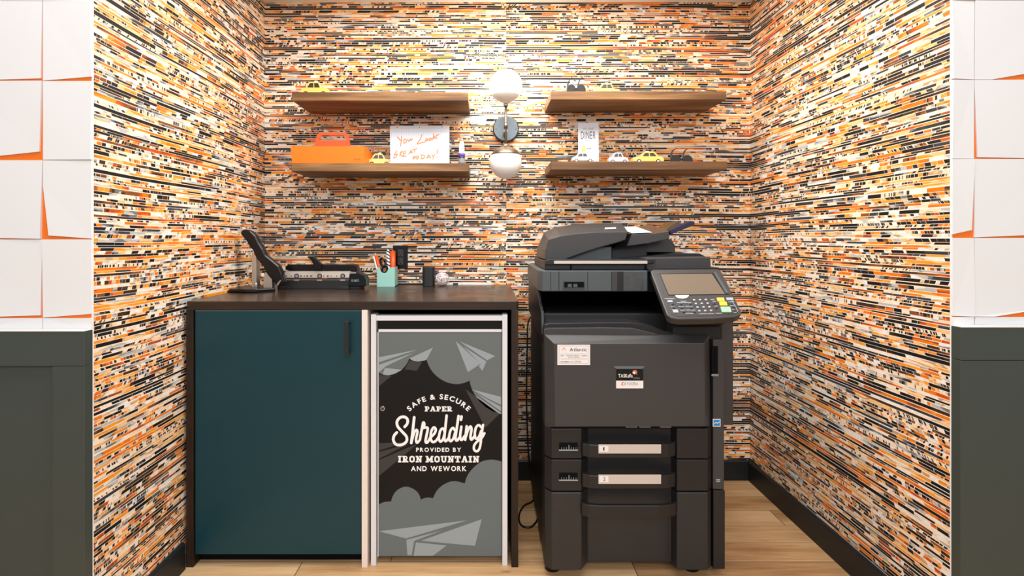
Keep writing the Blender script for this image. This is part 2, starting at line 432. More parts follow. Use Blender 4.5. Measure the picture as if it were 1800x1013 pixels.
# tiled piers: orange backing with white tiles whose cut corners leave orange wedges
def tile_wall(name, x0, x1, rows, cols, cuts, label):
    """rows / cols: grout lines in picture pixels; cuts: {(r, c): polygon in picture pixels}"""
    mb = MB(); Yt = YF_
    ei = 0.003
    mb.box(x0 + (ei if x0 > 0 else 0), x1 - (ei if x1 < 0 else 0), Yt + 0.004, Yt + 0.008, 0.0, 2.6, M_orange)
    mb.box(x0 if x0 > 0 else x1 - ei, x0 + ei if x0 > 0 else x1, Yt + 0.004, Yt + 0.008, 0.0, 2.6, M_tile)
    for r in range(len(rows) - 1):
        for c in range(len(cols) - 1):
            a, b = cols[c], cols[c + 1]; t, bo = rows[r], rows[r + 1]
            pts = cuts.get((r, c)) or [(a, t), (b, t), (b, bo), (a, bo)]
            g = 0.45
            cx = sum(p[0] for p in pts) / len(pts); cy = sum(p[1] for p in pts) / len(pts)
            pts = [(p[0] - (g if p[0] > cx else -g), p[1] - (g if p[1] > cy else -g)) for p in pts]
            fr = [P(p[0], p[1], Yt) for p in pts]
            fr = [(min(max(p.x, x0), x1), p.y, p.z) for p in fr]
            bk = [(p[0], Yt + 0.004, p[2]) for p in fr]
            v0 = [mb.bm.verts.new(p) for p in fr]; v1 = [mb.bm.verts.new(p) for p in bk]; n = len(v0)
            # folded face: one corner stands a little proud, so the tile shows a faint diagonal facet
            k = (r + c) % 4
            if n >= 4:
                v0[k].co.y -= 0.0035
                d1, d2 = (k + 1) % n, (k - 1) % n
                mb.face([v0[d2], v0[k], v0[d1]], M_tile)
                mb.face([v0[(d1 + i) % n] for i in range((d2 - d1) % n + 1)], M_tile)
            else: mb.face(v0, M_tile)
            for i in range(n): mb.face([v0[i], v0[(i + 1) % n], v1[(i + 1) % n], v1[i]], M_tile)
    o = mb.build(name); struct(o, label, 'wall'); return o
rows_l = [-418, -277, -138, 1.5, 142, 281.3, 420.5, 559, 581]
cols_l = [-203, -64, 75, 161]
cl = {(3, 1): [(-64, 1.5), (74.5, 1.5), (72, 138), (-64, 142)], (3, 2): [(75, 1.5), (161, 1.5), (161, 135), (75, 142)],
      (4, 1): [(-64, 142), (74.5, 142), (69.5, 267), (-64, 281)], (6, 1): [(-64, 420.5), (75, 420.5), (71.5, 555), (-64, 559)],
      (5, 2): [(75, 281.3), (161, 281.3), (161, 420), (86.5, 414.5), (75, 326)], (6, 2): [(75, 420.5), (161, 420.5), (161, 552.5), (75, 559)],
      (5, 1): [(-64, 281.3), (75, 281.3), (72, 420.5), (-64, 418)]}
tile_wall('wall_front_left', -3.0, XL, rows_l, cols_l, cl, 'left pier tiled white with orange wedges between tiles')
rows_r = [-416, -277, -138, 1, 140, 279, 418, 557, 573.5]
cols_r = [1674, 1712.6, 1851, 1990]
cr = {(3, 0): [(1674, 1), (1712.6, 1), (1712.6, 140), (1674, 139)], (3, 1): [(1712.6, 1), (1851, 1), (1851, 122), (1744, 140), (1712.6, 140)],
      (4, 1): [(1712.6, 140), (1851, 140), (1851, 279), (1718, 277), (1712.6, 148)],
      (5, 0): [(1674, 279), (1712.6, 279), (1709, 405), (1674, 412.5)], (5, 1): [(1712.6, 279), (1851, 279), (1851, 412), (1712.6, 418)],
      (6, 0): [(1674, 418), (1712.6, 418), (1712.6, 557), (1674, 559 - 3)], (6, 1): [(1712.6, 418), (1851, 418), (1851, 541), (1746, 557), (1712.6, 557)]}
tile_wall('wall_front_right', XR, 3.2, rows_r, cols_r, cr, 'right pier tiled white with orange wedges between tiles')

# olive wainscot boards in front of the piers
YW = 1.438
def wainscot(name, side, label):
    mb = MB()
    if side < 0:
        xe = XL; zt = Z(583, YW); zr = Z(644, YW)
        mb.box(-3.0, xe, YW, YF_ + 0.0035, zr, zt)                       # rail
        mb.box(X(92, YW), xe, YW, YF_ + 0.0035, 0, zr - 0.0008)          # stile
        mb.box(-3.0, X(92, YW), YW + 0.016, YF_ + 0.0035, 0, zr)         # recessed panel
        mb.box(-3.0, xe, YW - 0.002, YF_ - 0.002, zt, zt + 0.003, M_white)
    else:
        xe = XR; zt = Z(576, YW); zr = Z(634, YW)
        mb.box(xe, 3.2, YW, YF_ + 0.0035, zr + 0.0008, zt)
        mb.box(xe, X(1990, YW), YW, YF_ + 0.0035, 0, zr - 0.0008)
        mb.box(X(1990, YW), 3.2, YW + 0.016, YF_ + 0.0035, 0, zr)
        mb.box(xe, 3.2, YW - 0.002, YF_ - 0.002, zt, zt + 0.003, M_white)
    o = mb.build(name, M_green, bevel=0.0008, segs=1)
    return struct(o, label, 'trim')
for side, nm, lb in ((-1, 'trim_1', 'olive green wainscot board on the left pier'), (1, 'trim_2', 'olive green wainscot board on the right pier')):
    wainscot(nm, side, lb)

bz = Z(808, D); bt = 0.014
def baseboard(name, prof, y0, y1, axis, label):
    mb = MB()
    if axis == 'y': mb.prism_y(prof, y0, y1)
    else: mb.prism_x(prof, y0, y1)
    return mb
XLc = X(327, 1.903)
mb = MB().prism_y([(XL, 0), (XL + bt, 0), (XL + bt, bz - 0.006), (XL + bt - 0.006, bz), (XL, bz)], 1.48, 1.892)
mb.poly([(XL, 1.8925, 0), (XL + bt, 1.8925, 0), (XL + bt, 1.8925, bz - 0.006), (XL + bt - 0.006, 1.8925, bz), (XL, 1.8925, bz)], M_baseend)
struct(mb.build('baseboard_left', M_base), 'black baseboard along the left wall', 'baseboard')
mb = MB().prism_y([(XR, 0), (XR - bt, 0), (XR - bt, bz - 0.006), (XR - bt + 0.006, bz), (XR, bz)], 1.48, D)
struct(mb.build('baseboard_right', M_base), 'black baseboard along the right wall', 'baseboard')
XRc = X(911, 1.903)
mb = MB().prism_x([(D, 0), (D - bt, 0), (D - bt, bz - 0.006), (D - bt + 0.006, bz), (D, bz)], XRc + 0.01, XR - bt)
struct(mb.build('baseboard_back', M_base), 'black baseboard along the back wall', 'baseboard')

# ================================================================== COUNTER CABINET
YC = 1.903; ZT = Z(530, YC); ZTb = Z(545, YC)
counter = thing('counter_cabinet', ((XLc + XRc) / 2, 2.25, 0), 'dark brown counter with a teal cabinet door on its left half', 'cabinet')
xl0, xl1 = XLc, X(340, YC); xr0, xr1 = X(899, YC), XRc
def rounded(x0, x1, y0, y1, r, n=5):
    pts = []
    for cx, cy, a0 in ((x1 - r, y1 - 0.001, None), (x0 + 0.001, y1 - 0.001, None), (x0 + r, y0 + r, 180), (x1 - r, y0 + r, 270)):
        if a0 is None: pts.append((x1 if cx > (x0 + x1) / 2 else x0, y1))
        else: pts += [(cx + r * math.cos(math.radians(a0 + 90 * i / n)), cy + r * math.sin(math.radians(a0 + 90 * i / n))) for i in range(n + 1)]
    return pts
MB().prism_z(rounded(xl0, xr1, YC, D - 0.002, 0.008), ZTb, ZT).build('countertop', M_espresso, counter, bevel=0.002)
MB().box(xl0, xl1, YC, D - 0.004, 0, ZTb).build('side_panel', M_espv, counter, bevel=0.001)
MB().box(xr0, xr1, YC, D - 0.004, 0, ZTb).build('side_panel', M_espv, counter, bevel=0.001)
xd0, xd1 = X(636, YC), X(646, YC)
o = MB().box(xd0, xd1, YC - 0.002, D - 0.03, 0, ZTb - 0.0005).build('divider_panel', M_cream, counter, bevel=0.0008); o['label'] = 'pale cream divider edge'
MB().box(xl1, xr0, D - 0.02, D - 0.006, 0, ZTb - 0.0005).build('back_panel', M_void, counter)
MB().box(xl1, xd0, 1.95, 1.966, 0, 0.05).build('toe_kick', M_void, counter)
MB().box(xl1, xd0, YC + 0.03, D - 0.03, 0.051, 0.066).build('cabinet_floor', M_void, counter)
dx0, dx1 = X(342, YC), X(635, YC); dz0, dz1 = Z(976, YC), Z(546.3, YC)
door = MB().box(dx0, dx1, YC + 0.004, YC + 0.022, dz0, dz1).build('door', M_teal, counter, bevel=0.0012); door['label'] = 'dark teal flat door'
e = MB(); e.box(dx0, dx1, YC + 0.0035, YC + 0.006, dz1 - 0.0018, dz1 + 0.0002)
e.build('edge_band', M_tealedge, door)
hb = MB(); hx = X(613, YC); r = 0.0062
hb.box(hx - r, hx + r, YC - 0.030, YC - 0.020, Z(623, YC), Z(563, YC))
hb.box(hx - r * 0.8, hx + r * 0.8, YC - 0.021, YC + 0.004, Z(569, YC), Z(565, YC)); hb.box(hx - r * 0.8, hx + r * 0.8, YC - 0.021, YC + 0.004, Z(621, YC), Z(617, YC))
h = hb.build('handle', M_blackmetal, door, bevel=0.0015); h['label'] = 'black bar handle'

# ================================================================== SHREDDING CONSOLE
YS = 1.912
console = thing('shredding_console', (X(772, YS), 2.2, 0), 'grey and black paper shredding console with white frame under the counter', 'shredding bin')
px = lambda p: X(p, YS)
MB().box(px(652), px(661), YS, YS + 0.05, 0.0, Z(553, YS)).build('frame_post', M_frame, console, bevel=0.001)
MB().box(px(883), px(892), YS, YS + 0.05, 0.0, Z(553, YS)).build('frame_post', M_frame, console, bevel=0.001)
MB().box(px(661), px(883), YS + 0.001, YS + 0.04, Z(564, YS), Z(555, YS)).build('frame_rail', M_frame, console, bevel=0.001)
YD = 1.924
MB().box(px(662), px(882), YD + 0.02, 2.5, 0.06, Z(556, YS)).build('body', M_void, console)
sl = MB(); zs0, zs1 = Z(578, YD), Z(565, YD)
sl.box(X(663, YD), X(882, YD), YD + 0.012, YD + 0.019, zs0, zs1, M_gloss)
sl.build('slot_panel', M_gloss, console)
ddx0, ddx1, ddz0, ddz1 = X(664, YD), X(882, YD), Z(978, YD), Z(579, YD)
cdoor = MB().box(ddx0, ddx1, YD, YD + 0.018, ddz0, ddz1).build('door', M_sky, console); cdoor['label'] = 'printed grey console door'
db = MB(); db.box(ddx0, ddx1, YD - 0.003, YD - 0.0002, Z(583.5, YD), ddz1, M_frame); db.box(ddx0, ddx0 + 0.003, YD - 0.003, YD - 0.0002, ddz0, ddz1, M_frame)
db.build('door_trim', M_frame, cdoor)
def on_door(off):
    def f(x, y): return P(x, y, YD) + Vector((0, -off, 0))
    return f
def cA(p): return (630 + p[0] * 0.2467, 530 + p[1] * 0.2467)
def cB(p): return (630 + p[0] * 0.2498, 760 + p[1] * 0.2498)
def c5(p): return (660 + p[0] * 0.1777, 670 + p[1] * 0.1777)
def clampd(p): return (min(max(p[0], 666.0), 881.8), min(max(p[1], 584.2), 977.6))
def prints(name, polys, m, off, lab=None):
    mb = MB()
    for pl in polys:
        f = on_door(off); vs = [f(*clampd(p)) for p in pl]
        bmv = [mb.bm.verts.new(v) for v in vs]; mb.face(bmv, m)
    bmesh.ops.remove_doubles(mb.bm, verts=mb.bm.verts, dist=1e-6)
    mb.bm.normal_update()
    bmesh.ops.triangulate(mb.bm, faces=mb.bm.faces[:], ngon_method='EAR_CLIP')
    o = mb.build(name, m, cdoor)
    if lab: o['label'] = lab
    return o
def bulge(a, b, s, n=9):
    """arc from a to b bulging by s (fraction of the chord, to the left of a->b in picture axes)"""
    out = []; ax, ay = a; bx, by = b; dx, dy = bx - ax, by - ay
    for i in range(n):
        t = i / n; k = 4 * s * t * (1 - t); k = s * (1 - (2 * t - 1) ** 2) ** 0.6
        out.append((ax + dx * t + dy * k, ay + dy * t - dx * k))
    return out
up = [(135, 500)] + [(170, 520), (215, 527), (260, 515), (310, 485), (345, 445), (362, 408), (395, 425), (430, 428), (470, 422), (485, 415),
      (500, 455), (530, 505), (580, 550), (640, 580), (700, 590), (750, 582), (792, 565), (800, 600), (820, 650), (860, 710), (910, 755), (960, 785), (1000, 800), (1025, 804)]
lo = [(1010, 207), (960, 195), (915, 195), (860, 210), (800, 260), (765, 310), (748, 362), (720, 352), (680, 345), (640, 350), (590, 375), (550, 415), (525, 465),
      (500, 460), (470, 462), (440, 475), (425, 435), (395, 405), (350, 385), (310, 388), (265, 415), (240, 455), (230, 487), (190, 490), (160, 500), (130, 517)]
def sm(ptsl, corners):
    """smooth between corner indices"""
    out = []; idx = [0] + corners + [len(ptsl) - 1]
    for a, b in zip(idx, idx[1:]): out += smooth_path(ptsl[a:b + 1], 4)[:-1]
    return out + [ptsl[-1]]
upS = [cA(p) for p in sm(up, [6, 10, 17])]
loS = [cB(p) for p in sm(lo, [6, 12, 15, 22])]
prints('black_cloud_gap_print', [upS + loS], M_pblack, 0.0004, 'black gap between grey clouds')
prints('cloud_print', [[cB(p) for p in [(130, 870), (1010, 870)]] + loS], M_cloud, 0.0003)
lp = [[cA(p) for p in q] for q in (
    [(140, 398), (425, 343), (140, 434)], [(140, 452), (405, 362), (196, 462), (150, 505), (140, 500)], [(363, 407), (532, 329), (485, 415), (470, 422), (430, 428), (395, 425)],
    [(190, 474), (312, 487), (260, 515), (215, 527), (172, 520)],
    [(693, 282), (870, 445), (780, 505)], [(718, 284), (976, 390), (917, 420)], [(745, 318), (912, 428), (883, 496), (858, 462), (872, 448)],
    [(808, 627), (1016, 680), (1016, 738), (900, 680)], [(830, 650), (1016, 752), (1016, 782)], [(838, 672), (1016, 795), (1016, 803), (960, 785), (910, 755), (860, 710)])]
lp += [[cB(p) for p in q] for q in ([(135, 697), (765, 620), (335, 748)], [(338, 758), (592, 690), (392, 765), (375, 866), (345, 866)], [(440, 764), (868, 612), (820, 800)], [(405, 775), (620, 797), (525, 870), (388, 870)])]
for a, b in ((0, 4), (4, 7), (7, 10), (10, 14)): prints('paper_plane_print', lp[a:b], M_plane, 0.0006, 'light grey paper plane')
dp = [[cA(p) for p in q] for q in ([(365, 420), (455, 432), (415, 495), (330, 484)], [(140, 522), (235, 532), (140, 605)], [(762, 625), (1005, 802), (905, 900)])]
dp += [[c5(p) for p in q] for q in ([(30, 615), (290, 606), (30, 688)], [(30, 702), (330, 622), (30, 770)], [(30, 782), (420, 618), (300, 720), (30, 940)])]
for a, b in ((0, 1), (1, 2), (2, 3), (3, 6)): prints('dark_paper_plane_print', dp[a:b], M_dplane, 0.0006)
lt = MB(); f8 = on_door(0.0009)
# arched line
def arched(mb, text, cx, cy, R, span, h, m, bold):
    tot = 0; gl = []
    for ch in text:
        if ch == ' ': tot += 0.36; continue
        vs, fs = glyph(ch, bold); a = min(v.x for v in vs); b = max(v.x for v in vs); gl.append((vs, fs, (a + b) / 2, tot + (b - a) / 2)); tot += b - a + 0.17
    tot -= 0.17; H = max(v.y for v in glyph('H', bold)[0])
    for vs, fs, c, pos in gl:
        ang = (pos / tot - 0.5) * span; ca, sa = math.cos(ang), math.sin(ang); sx = R * span / tot
        nv = []
        for v in vs:
            lx, ly = (v.x - c) * sx, R + v.y * h / H
            nv.append(mb.bm.verts.new(f8(cx + lx * ca + ly * sa, cy - (ly * ca - lx * sa))))
        for q in fs: mb.face([nv[i] for i in q], m)
arched(lt, 'SAFE & SECURE', 771.3, 772, 70.5, 1.62, 8.6, M_pwhite, 0.028)
def slab(mb, text, x0, x1, yb, yt, mapf, m, wk=1.0):
    """slab-serif capitals from bars: each glyph on a unit cell"""
    t = 0.30; sh = 0.20
    def S(xc): return [('r', xc - 0.27, xc + 0.27, 0, sh), ('r', xc - 0.27, xc + 0.27, 1 - sh, 1), ('r', xc - t / 2, xc + t / 2, 0, 1)]
    defs = {
     'I': (0.56, S(0.28)),
     'P': (0.86, S(0.28) + [('s', [(0.28, 0.90), (0.58, 0.90), (0.72, 0.78), (0.72, 0.58), (0.58, 0.46), (0.28, 0.46)], 0.2)]),
     'R': (0.95, S(0.28) + [('s', [(0.28, 0.90), (0.58, 0.90), (0.72, 0.78), (0.72, 0.60), (0.58, 0.48), (0.28, 0.48)], 0.2), ('s', [(0.5, 0.46), (0.74, 0.08)], 0.26), ('r', 0.62, 0.95, 0, sh)]),
     'A': (1.0, [('s', [(0.22, 0.1), (0.46, 0.95)], 0.2), ('s', [(0.78, 0.1), (0.52, 0.95)], 0.3), ('r', 0.3, 0.7, 0.3, 0.44), ('r', 0.0, 0.42, 0, sh), ('r', 0.58, 1.0, 0, sh), ('r', 0.34, 0.66, 1 - sh, 1)]),
     'E': (0.84, S(0.28) + [('r', 0.2, 0.8, 0, sh), ('r', 0.2, 0.8, 1 - sh, 1), ('r', 0.66, 0.84, 0, 0.36), ('r', 0.66, 0.84, 0.64, 1), ('r', 0.3, 0.6, 0.42, 0.6)]),
     'O': (0.92, [('s', [(0.46, 0.91), (0.2, 0.8), (0.16, 0.5), (0.2, 0.2), (0.46, 0.09), (0.72, 0.2), (0.76, 0.5), (0.72, 0.8), (0.46, 0.91)], 0.26)]),
     'N': (1.0, [('r', 0.14, 0.36, 0, 1), ('r', 0.66, 0.88, 0, 1), ('s', [(0.22, 0.95), (0.78, 0.05)], 0.26), ('r', 0, 0.48, 0, sh), ('r', 0, 0.36, 1 - sh, 1), ('r', 0.54, 1.0, 1 - sh, 1)]),
     'M': (1.2, [('r', 0.14, 0.36, 0, 1), ('r', 0.84, 1.08, 0, 1), ('s', [(0.24, 0.95), (0.6, 0.2)], 0.24), ('s', [(0.96, 0.95), (0.6, 0.2)], 0.24), ('r', 0, 0.48, 0, sh), ('r', 0.72, 1.2, 0, sh), ('r', 0, 0.36, 1 - sh, 1), ('r', 0.84, 1.2, 1 - sh, 1)]),
     'U': (0.96, [('s', [(0.24, 0.95), (0.24, 0.32), (0.34, 0.13), (0.5, 0.1), (0.66, 0.13), (0.74, 0.32), (0.74, 0.95)], 0.24), ('r', 0, 0.46, 1 - sh, 1), ('r', 0.54, 0.96, 1 - sh, 1)]),
     'T': (0.9, [('r', 0.3, 0.6, 0, 1), ('r', 0.16, 0.74, 0, sh), ('r', 0, 0.9, 1 - sh, 1), ('r', 0, 0.18, 0.6, 1), ('r', 0.72, 0.9, 0.6, 1)])}
    gap = 0.10; tot = sum((defs[c][0] + gap) if c != ' ' else 0.42 for c in text) - gap
    k = (x1 - x0) / tot; hh = yb - yt; cur = 0
    for c in text:
        if c == ' ': cur += 0.42; continue
        w, els = defs[c]
        mf = lambda a, b, cur=cur: mapf(x0 + (cur + a) * k, yb - b * hh)
        for e_ in els:
            if e_[0] == 'r':
                vs = [mb.bm.verts.new(v) for v in (mf(e_[1], e_[3]), mf(e_[2], e_[3]), mf(e_[2], e_[4]), mf(e_[1], e_[4]))]; mb.face(vs, m); mb.lift(vs)
            else: stroke(mb, e_[1], e_[2], mf, m, smooth=False, rnd=False)
        cur += w + gap
slab(lt, 'PAPER', 746.5, 795, 723.5, 714.5, f8, M_pwhite)
slab(lt, 'IRON MOUNTAIN', 699.5, 842.5, 813, 801.5, f8, M_pwhite)
def px_letters(mb, text, x0, x1, yb, yt, m, bold, gap, mapf):
    letters(mb, text, lambda a, b: mapf(a, yb - b), x0, x1, 0, yb - yt, m, bold, gap)
px_letters(lt, 'PROVIDED BY', 731.5, 810.5, 794.2, 787.2, M_pwhite, 0.028, 0.19, f8)
px_letters(lt, 'AND WEWORK', 722.5, 820, 828, 819.5, M_pwhite, 0.028, 0.17, f8)
sc = [([(290, 452), (315, 420), (318, 380), (290, 355), (245, 360), (214, 400), (222, 450), (265, 500), (308, 550), (305, 600), (258, 630), (205, 626), (178, 585), (185, 540), (212, 508)], 27),
      ([(384, 358), (372, 470), (355, 612)], 27), ([(358, 600), (382, 515), (405, 482), (416, 505), (402, 575), (412, 610), (440, 580)], 24),
      ([(440, 580), (462, 460), (474, 408), (484, 430), (472, 462), (500, 458), (518, 470), (505, 540), (496, 595), (512, 608), (540, 565)], 25),
      ([(540, 560), (582, 520), (597, 478), (577, 458), (552, 500), (548, 570), (568, 602), (600, 588), (630, 545)], 25),
      ([(684, 500), (668, 468), (642, 490), (628, 560), (642, 598), (668, 575), (684, 520)], 24), ([(704, 340), (692, 460), (682, 560), (696, 594), (730, 555)], 25),
      ([(786, 488), (768, 462), (742, 490), (728, 560), (742, 594), (770, 568), (788, 510)], 24), ([(822, 344), (804, 470), (792, 560), (806, 588), (838, 548)], 25),
      ([(850, 450), (838, 545), (852, 582), (884, 540)], 25), ([(851, 350), (846, 382)], 27),
      ([(902, 446), (888, 580)], 25), ([(892, 555), (915, 485), (938, 448), (950, 475), (940, 550), (952, 578), (985, 535)], 25),
      ([(1046, 456), (1020, 434), (992, 465), (982, 535), (997, 570), (1026, 545), (1046, 490)], 24), ([(1064, 432), (1048, 545), (1034, 650), (1008, 692), (978, 680), (976, 638), (1005, 598), (1050, 562), (1078, 515)], 24)]
for pts, w in sc: stroke(lt, [c5(p) for p in pts], w * 0.1777, f8, M_pwhite)
lt.build('lettering', M_pwhite, cdoor)['label'] = 'white SAFE & SECURE PAPER Shredding lettering'
lk = MB(); c = P(673, 718, YD)
lk.cyl(c + Vector((0, 0.001, 0)), c + Vector((0, -0.005, 0)), 0.0085, 0.0078, M_steel, 20); lk.cyl(c + Vector((0, -0.005, 0)), c + Vector((0, -0.0065, 0)), 0.005, 0.005, M_ink, 14)
lk.build('lock', M_steel, cdoor)

# ================================================================== SHELVES
def shelf(label, px0, px1, pyt, pyb, Yf):
    o = MB().box(X(px0, Yf), X(px1, Yf), Yf, D - 0.001, Z(pyb, Yf), Z(pyt, Yf)).build('floating_shelf', M_walnut, bevel=0.001, segs=1)
    tag(o, label, 'shelf', 'walnut shelves on the back wall'); return Z(pyt, Yf)
YSH = 2.348
zUL = shelf('walnut floating shelf left of the wall lamp, the upper one', 513, 823, 162, 177, YSH)
zLL = shelf('walnut floating shelf left of the lamp, holding the orange caddy', 512, 823.5, 287, 301.5, YSH)
zUR = shelf('walnut floating shelf right of the wall lamp, the upper one', 968, 1277, 160.5, 175, YSH)
zLR = shelf('walnut floating shelf right of the lamp, holding the diner card', 968.5, 1278, 284, 298.5, YSH)

# ================================================================== WALL LAMP
YL = 2.47
lx = X(889, YL)
lamp = thing('wall_sconce', (lx, D, Z(228, D)), 'two globe wall lamp with satin nickel round backplate, upper globe lit', 'wall lamp')
bp = MB(); bc = Vector((X(889, D), D, Z(228, D)))
prof = [(0, 0.0), (0.0, -0.0)]
bp.cyl(bc, bc + Vector((0, -0.018, 0)), 0.061, 0.061, None, 40); bp.cyl(bc + Vector((0, -0.018, 0)), bc + Vector((0, -0.022, 0)), 0.061, 0.056, None, 40)
bp.build('backplate', M_chrome, lamp, bevel=0.001)
for sx in (-17, 17):
    q = P(889 + sx, 228, D) + Vector((0, -0.022, 0)); MB().cyl(q, q + Vector((0, -0.003, 0)), 0.004, 0.003, None, 10).build('screw', M_chrome, lamp)
st = MB(); st.cyl((lx, YL, Z(262, YL)), (lx, YL, Z(184, YL)), 0.0055, None, None, 14); st.cyl((lx, YL, Z(230, YL)), (lx, D - 0.02, Z(229, YL)), 0.009, None, None, 16)
st.cyl((lx, YL, Z(226, YL)), (lx, YL, Z(216, YL)), 0.009, None, None, 16); st.cyl((lx, YL, Z(188, YL)), (lx, YL, Z(184, YL)), 0.009, 0.012, None, 16)
st.build('stem', M_brass, lamp)
R = 28.3 * YL / F; zg = Z(286, YL)
cap = [(0.0, R + 0.012), (0.012, R + 0.012), (0.016, R + 0.005)] + [(R * 1.03 * math.sin(a), R * 1.03 * math.cos(a)) for a in [math.radians(14 + 4 * i) for i in range(13)]] + [(R * 1.0 * math.sin(math.radians(62)), R * math.cos(math.radians(62)))]
MB().lathe(cap, (lx, YL, zg), None, 36).build('lower_cap', M_brass, lamp)
MB().ball((lx, YL, zg), R, None, 36).build('lower_globe', M_opal, lamp)
zg2 = Z(151, YL)
cup = [(0.0, -R - 0.008), (0.012, -R - 0.008)] + [(R * 1.03 * math.sin(a), -R * 1.03 * math.cos(a)) for a in [math.radians(14 + 4 * i) for i in range(12)]] + [(R * 1.005 * math.sin(math.radians(58)), -R * 1.005 * math.cos(math.radians(58)))]
MB().lathe(cup, (lx, YL, zg2), None, 36).build('upper_cup', M_dome, lamp)
MB().ball((lx, YL, zg2), R, None, 36).build('upper_globe', M_glow, lamp)['label'] = 'lit white globe'

# ================================================================== PRINTER
YP = 1.83
pr = thing('multifunction_printer', (X(1110, YP), 2.15, 0), 'black office copier with document feeder and tilted control panel', 'printer')
def part(mb, name, m, bevel=0.002, lab=None, parent=None, segs=2):
    o = mb.build(name, m, parent or pr, bevel, segs)
    if lab: o['label'] = lab
    return o
def plan(pts): return [(X(a, y), y) for a, y in pts]
def zz(py, Y=YP): return Z(py, Y)
YB = 2.50
xb0, xb1 = X(957, YP), X(1252, YP)
# plan outline of the drawer column with its central recess
def column(zb, zt, y_in=0.036, m=None, l0=957, r0=1250, a=1030, b=1182):
    pts = plan([(l0 + 0, YP + 0.03), (l0 + 13, YP), (a - 8, YP), (a + 3, YP + y_in), (b - 3, YP + y_in), (b + 8, YP), (r0 - 6, YP), (r0, YP + 0.02)])
    pts += [(xb1 - 0.004, YP + 0.12), (xb0 + 0.004, YP + 0.12)]
    return MB().prism_z(pts, zb, zt, m)
low = part(column(zz(1003), zz(866), 0.045), 'lower_cabinet', M_cabscuff, 0.003)
d1 = part(column(zz(806.5), zz(754)), 'drawer', M_print3, 0.002)
d2 = part(column(zz(863.5), zz(808.5)), 'drawer', M_print3, 0.002)
part(MB().box(xb0 + 0.006, xb1 - 0.006, YP + 0.125, YB, zz(1003), zz(560)), 'body_shell', M_black, 0.004)
def handle(py0, py1, par, a=1022, b=1188):
    hp = plan([(a, YP + 0.002), (a + 2, YP - 0.016), (a + 14, YP - 0.026), (a + 32, YP - 0.031), (b - 32, YP - 0.031), (b - 14, YP - 0.026), (b - 2, YP - 0.016), (b, YP + 0.002),
               (b - 9, YP + 0.002), (b - 12, YP - 0.009), (b - 32, YP - 0.017), (a + 32, YP - 0.017), (a + 12, YP - 0.009), (a + 9, YP + 0.002)])
    o = MB().prism_z(hp, zz(py1), zz(py0)).build('handle', M_print3, par, 0.003)
    return o
YH = YP - 0.031
for (py0, py1, par, num) in ((776.5, 799, d1, '1'), (829.5, 852.5, d2, '2')):
    h = handle(py0, py1, par)
    ls = MB(); box_px(1052, 1162, py0 + 5.5, py1 - 1.5, YH - 0.0015, YH + 0.001, M_silver, ls)
    box_px(1053.5, 1069.5, py0 + 8, py1 - 4.5, YH - 0.0022, YH - 0.001, M_label, ls)
    px_letters(ls, num, 1060.2, 1062.6 if num == '1' else 1064.4, py1 - 6.8, py0 + 10, M_ink, 0.0, 0.1, lambda a, b: P(a, b, YH - 0.0026))
    ls.build('label_strip', M_silver, par)['label'] = 'silver label strip numbered ' + num
    wd = MB(); wy0 = py0 + 2.2
    box_px(983, 1015.5, wy0, wy0 + 13.5, YP - 0.0012, YP + 0.001, M_void, wd); box_px(982.5, 1016, wy0 + 12.3, wy0 + 14, YP - 0.003, YP + 0.001, M_key, wd)
    for i in range(7):
        a = 987 + i * 4.2; box_px(a, a + (1.1 if i == 3 else 0.6), wy0 + (4.0 if i == 3 else 8.0), wy0 + 12, YP - 0.002, YP - 0.001, M_key, wd)
    wd.build('paper_gauge', M_void, par)
handle(881, 903, low, 1021, 1190)
# feet
for fx in (975, 1228):
    for fy in (YP + 0.07, YB - 0.08):
        c = Vector((X(fx, YP), fy, 0)); part(MB().cyl(c, c + Vector((0, 0, zz(1003))), 0.026, 0.022, None, 20), 'foot', M_black, 0)
# side strip right of the drawers, and lower extension
YR = YP + 0.02
sp = MB().box(X(1253.5, YR), X(1273, YR), YR, YB - 0.05, Z(860.5, YR), Z(597.5, YR))
part(sp, 'side_strip', M_print, 0.002)
part(MB().box(X(1254, YR), X(1274.5, YR), YR, YB - 0.1, Z(1001, YR), Z(862.5, YR)), 'side_strip_base', M_print3, 0.002)
sg = MB(); box_px(1250.8, 1262, 609, 659, YR - 0.0015, YR + 0.002, M_void, sg); box_px(1251, 1263, 658, 661.5, YR - 0.004, YR + 0.001, M_greyink, sg); sg.build('grip_slot', M_void, pr)
for k in range(2): box_px(1259, 1266, 843 + k * 3, 844.6 + k * 3, YR - 0.002, YR + 0.001, M_key).build('vent_mark', M_key, pr)
es = MB(); box_px(1253.2, 1266.5, 737, 750.3, YR - 0.0014, YR + 0.001, M_label, es); box_px(1254.4, 1265.4, 738.2, 749, YR - 0.0018, YR - 0.001, M_blue, es)
stroke(es, [(1256.2, 745.2), (1259, 742.6), (1261, 744.4), (1264.4, 742.2)], 1.2, lambda a, b: P(a, b, YR - 0.0021), M_label)
es.build('energy_sticker', M_label, pr)['label'] = 'small blue sticker'
part(MB().box(X(1268, 1.98), X(1289, 1.98), 1.98, 2.40, Z(748, 1.98), Z(562, 1.98)), 'side_module', M_print, 0.003)
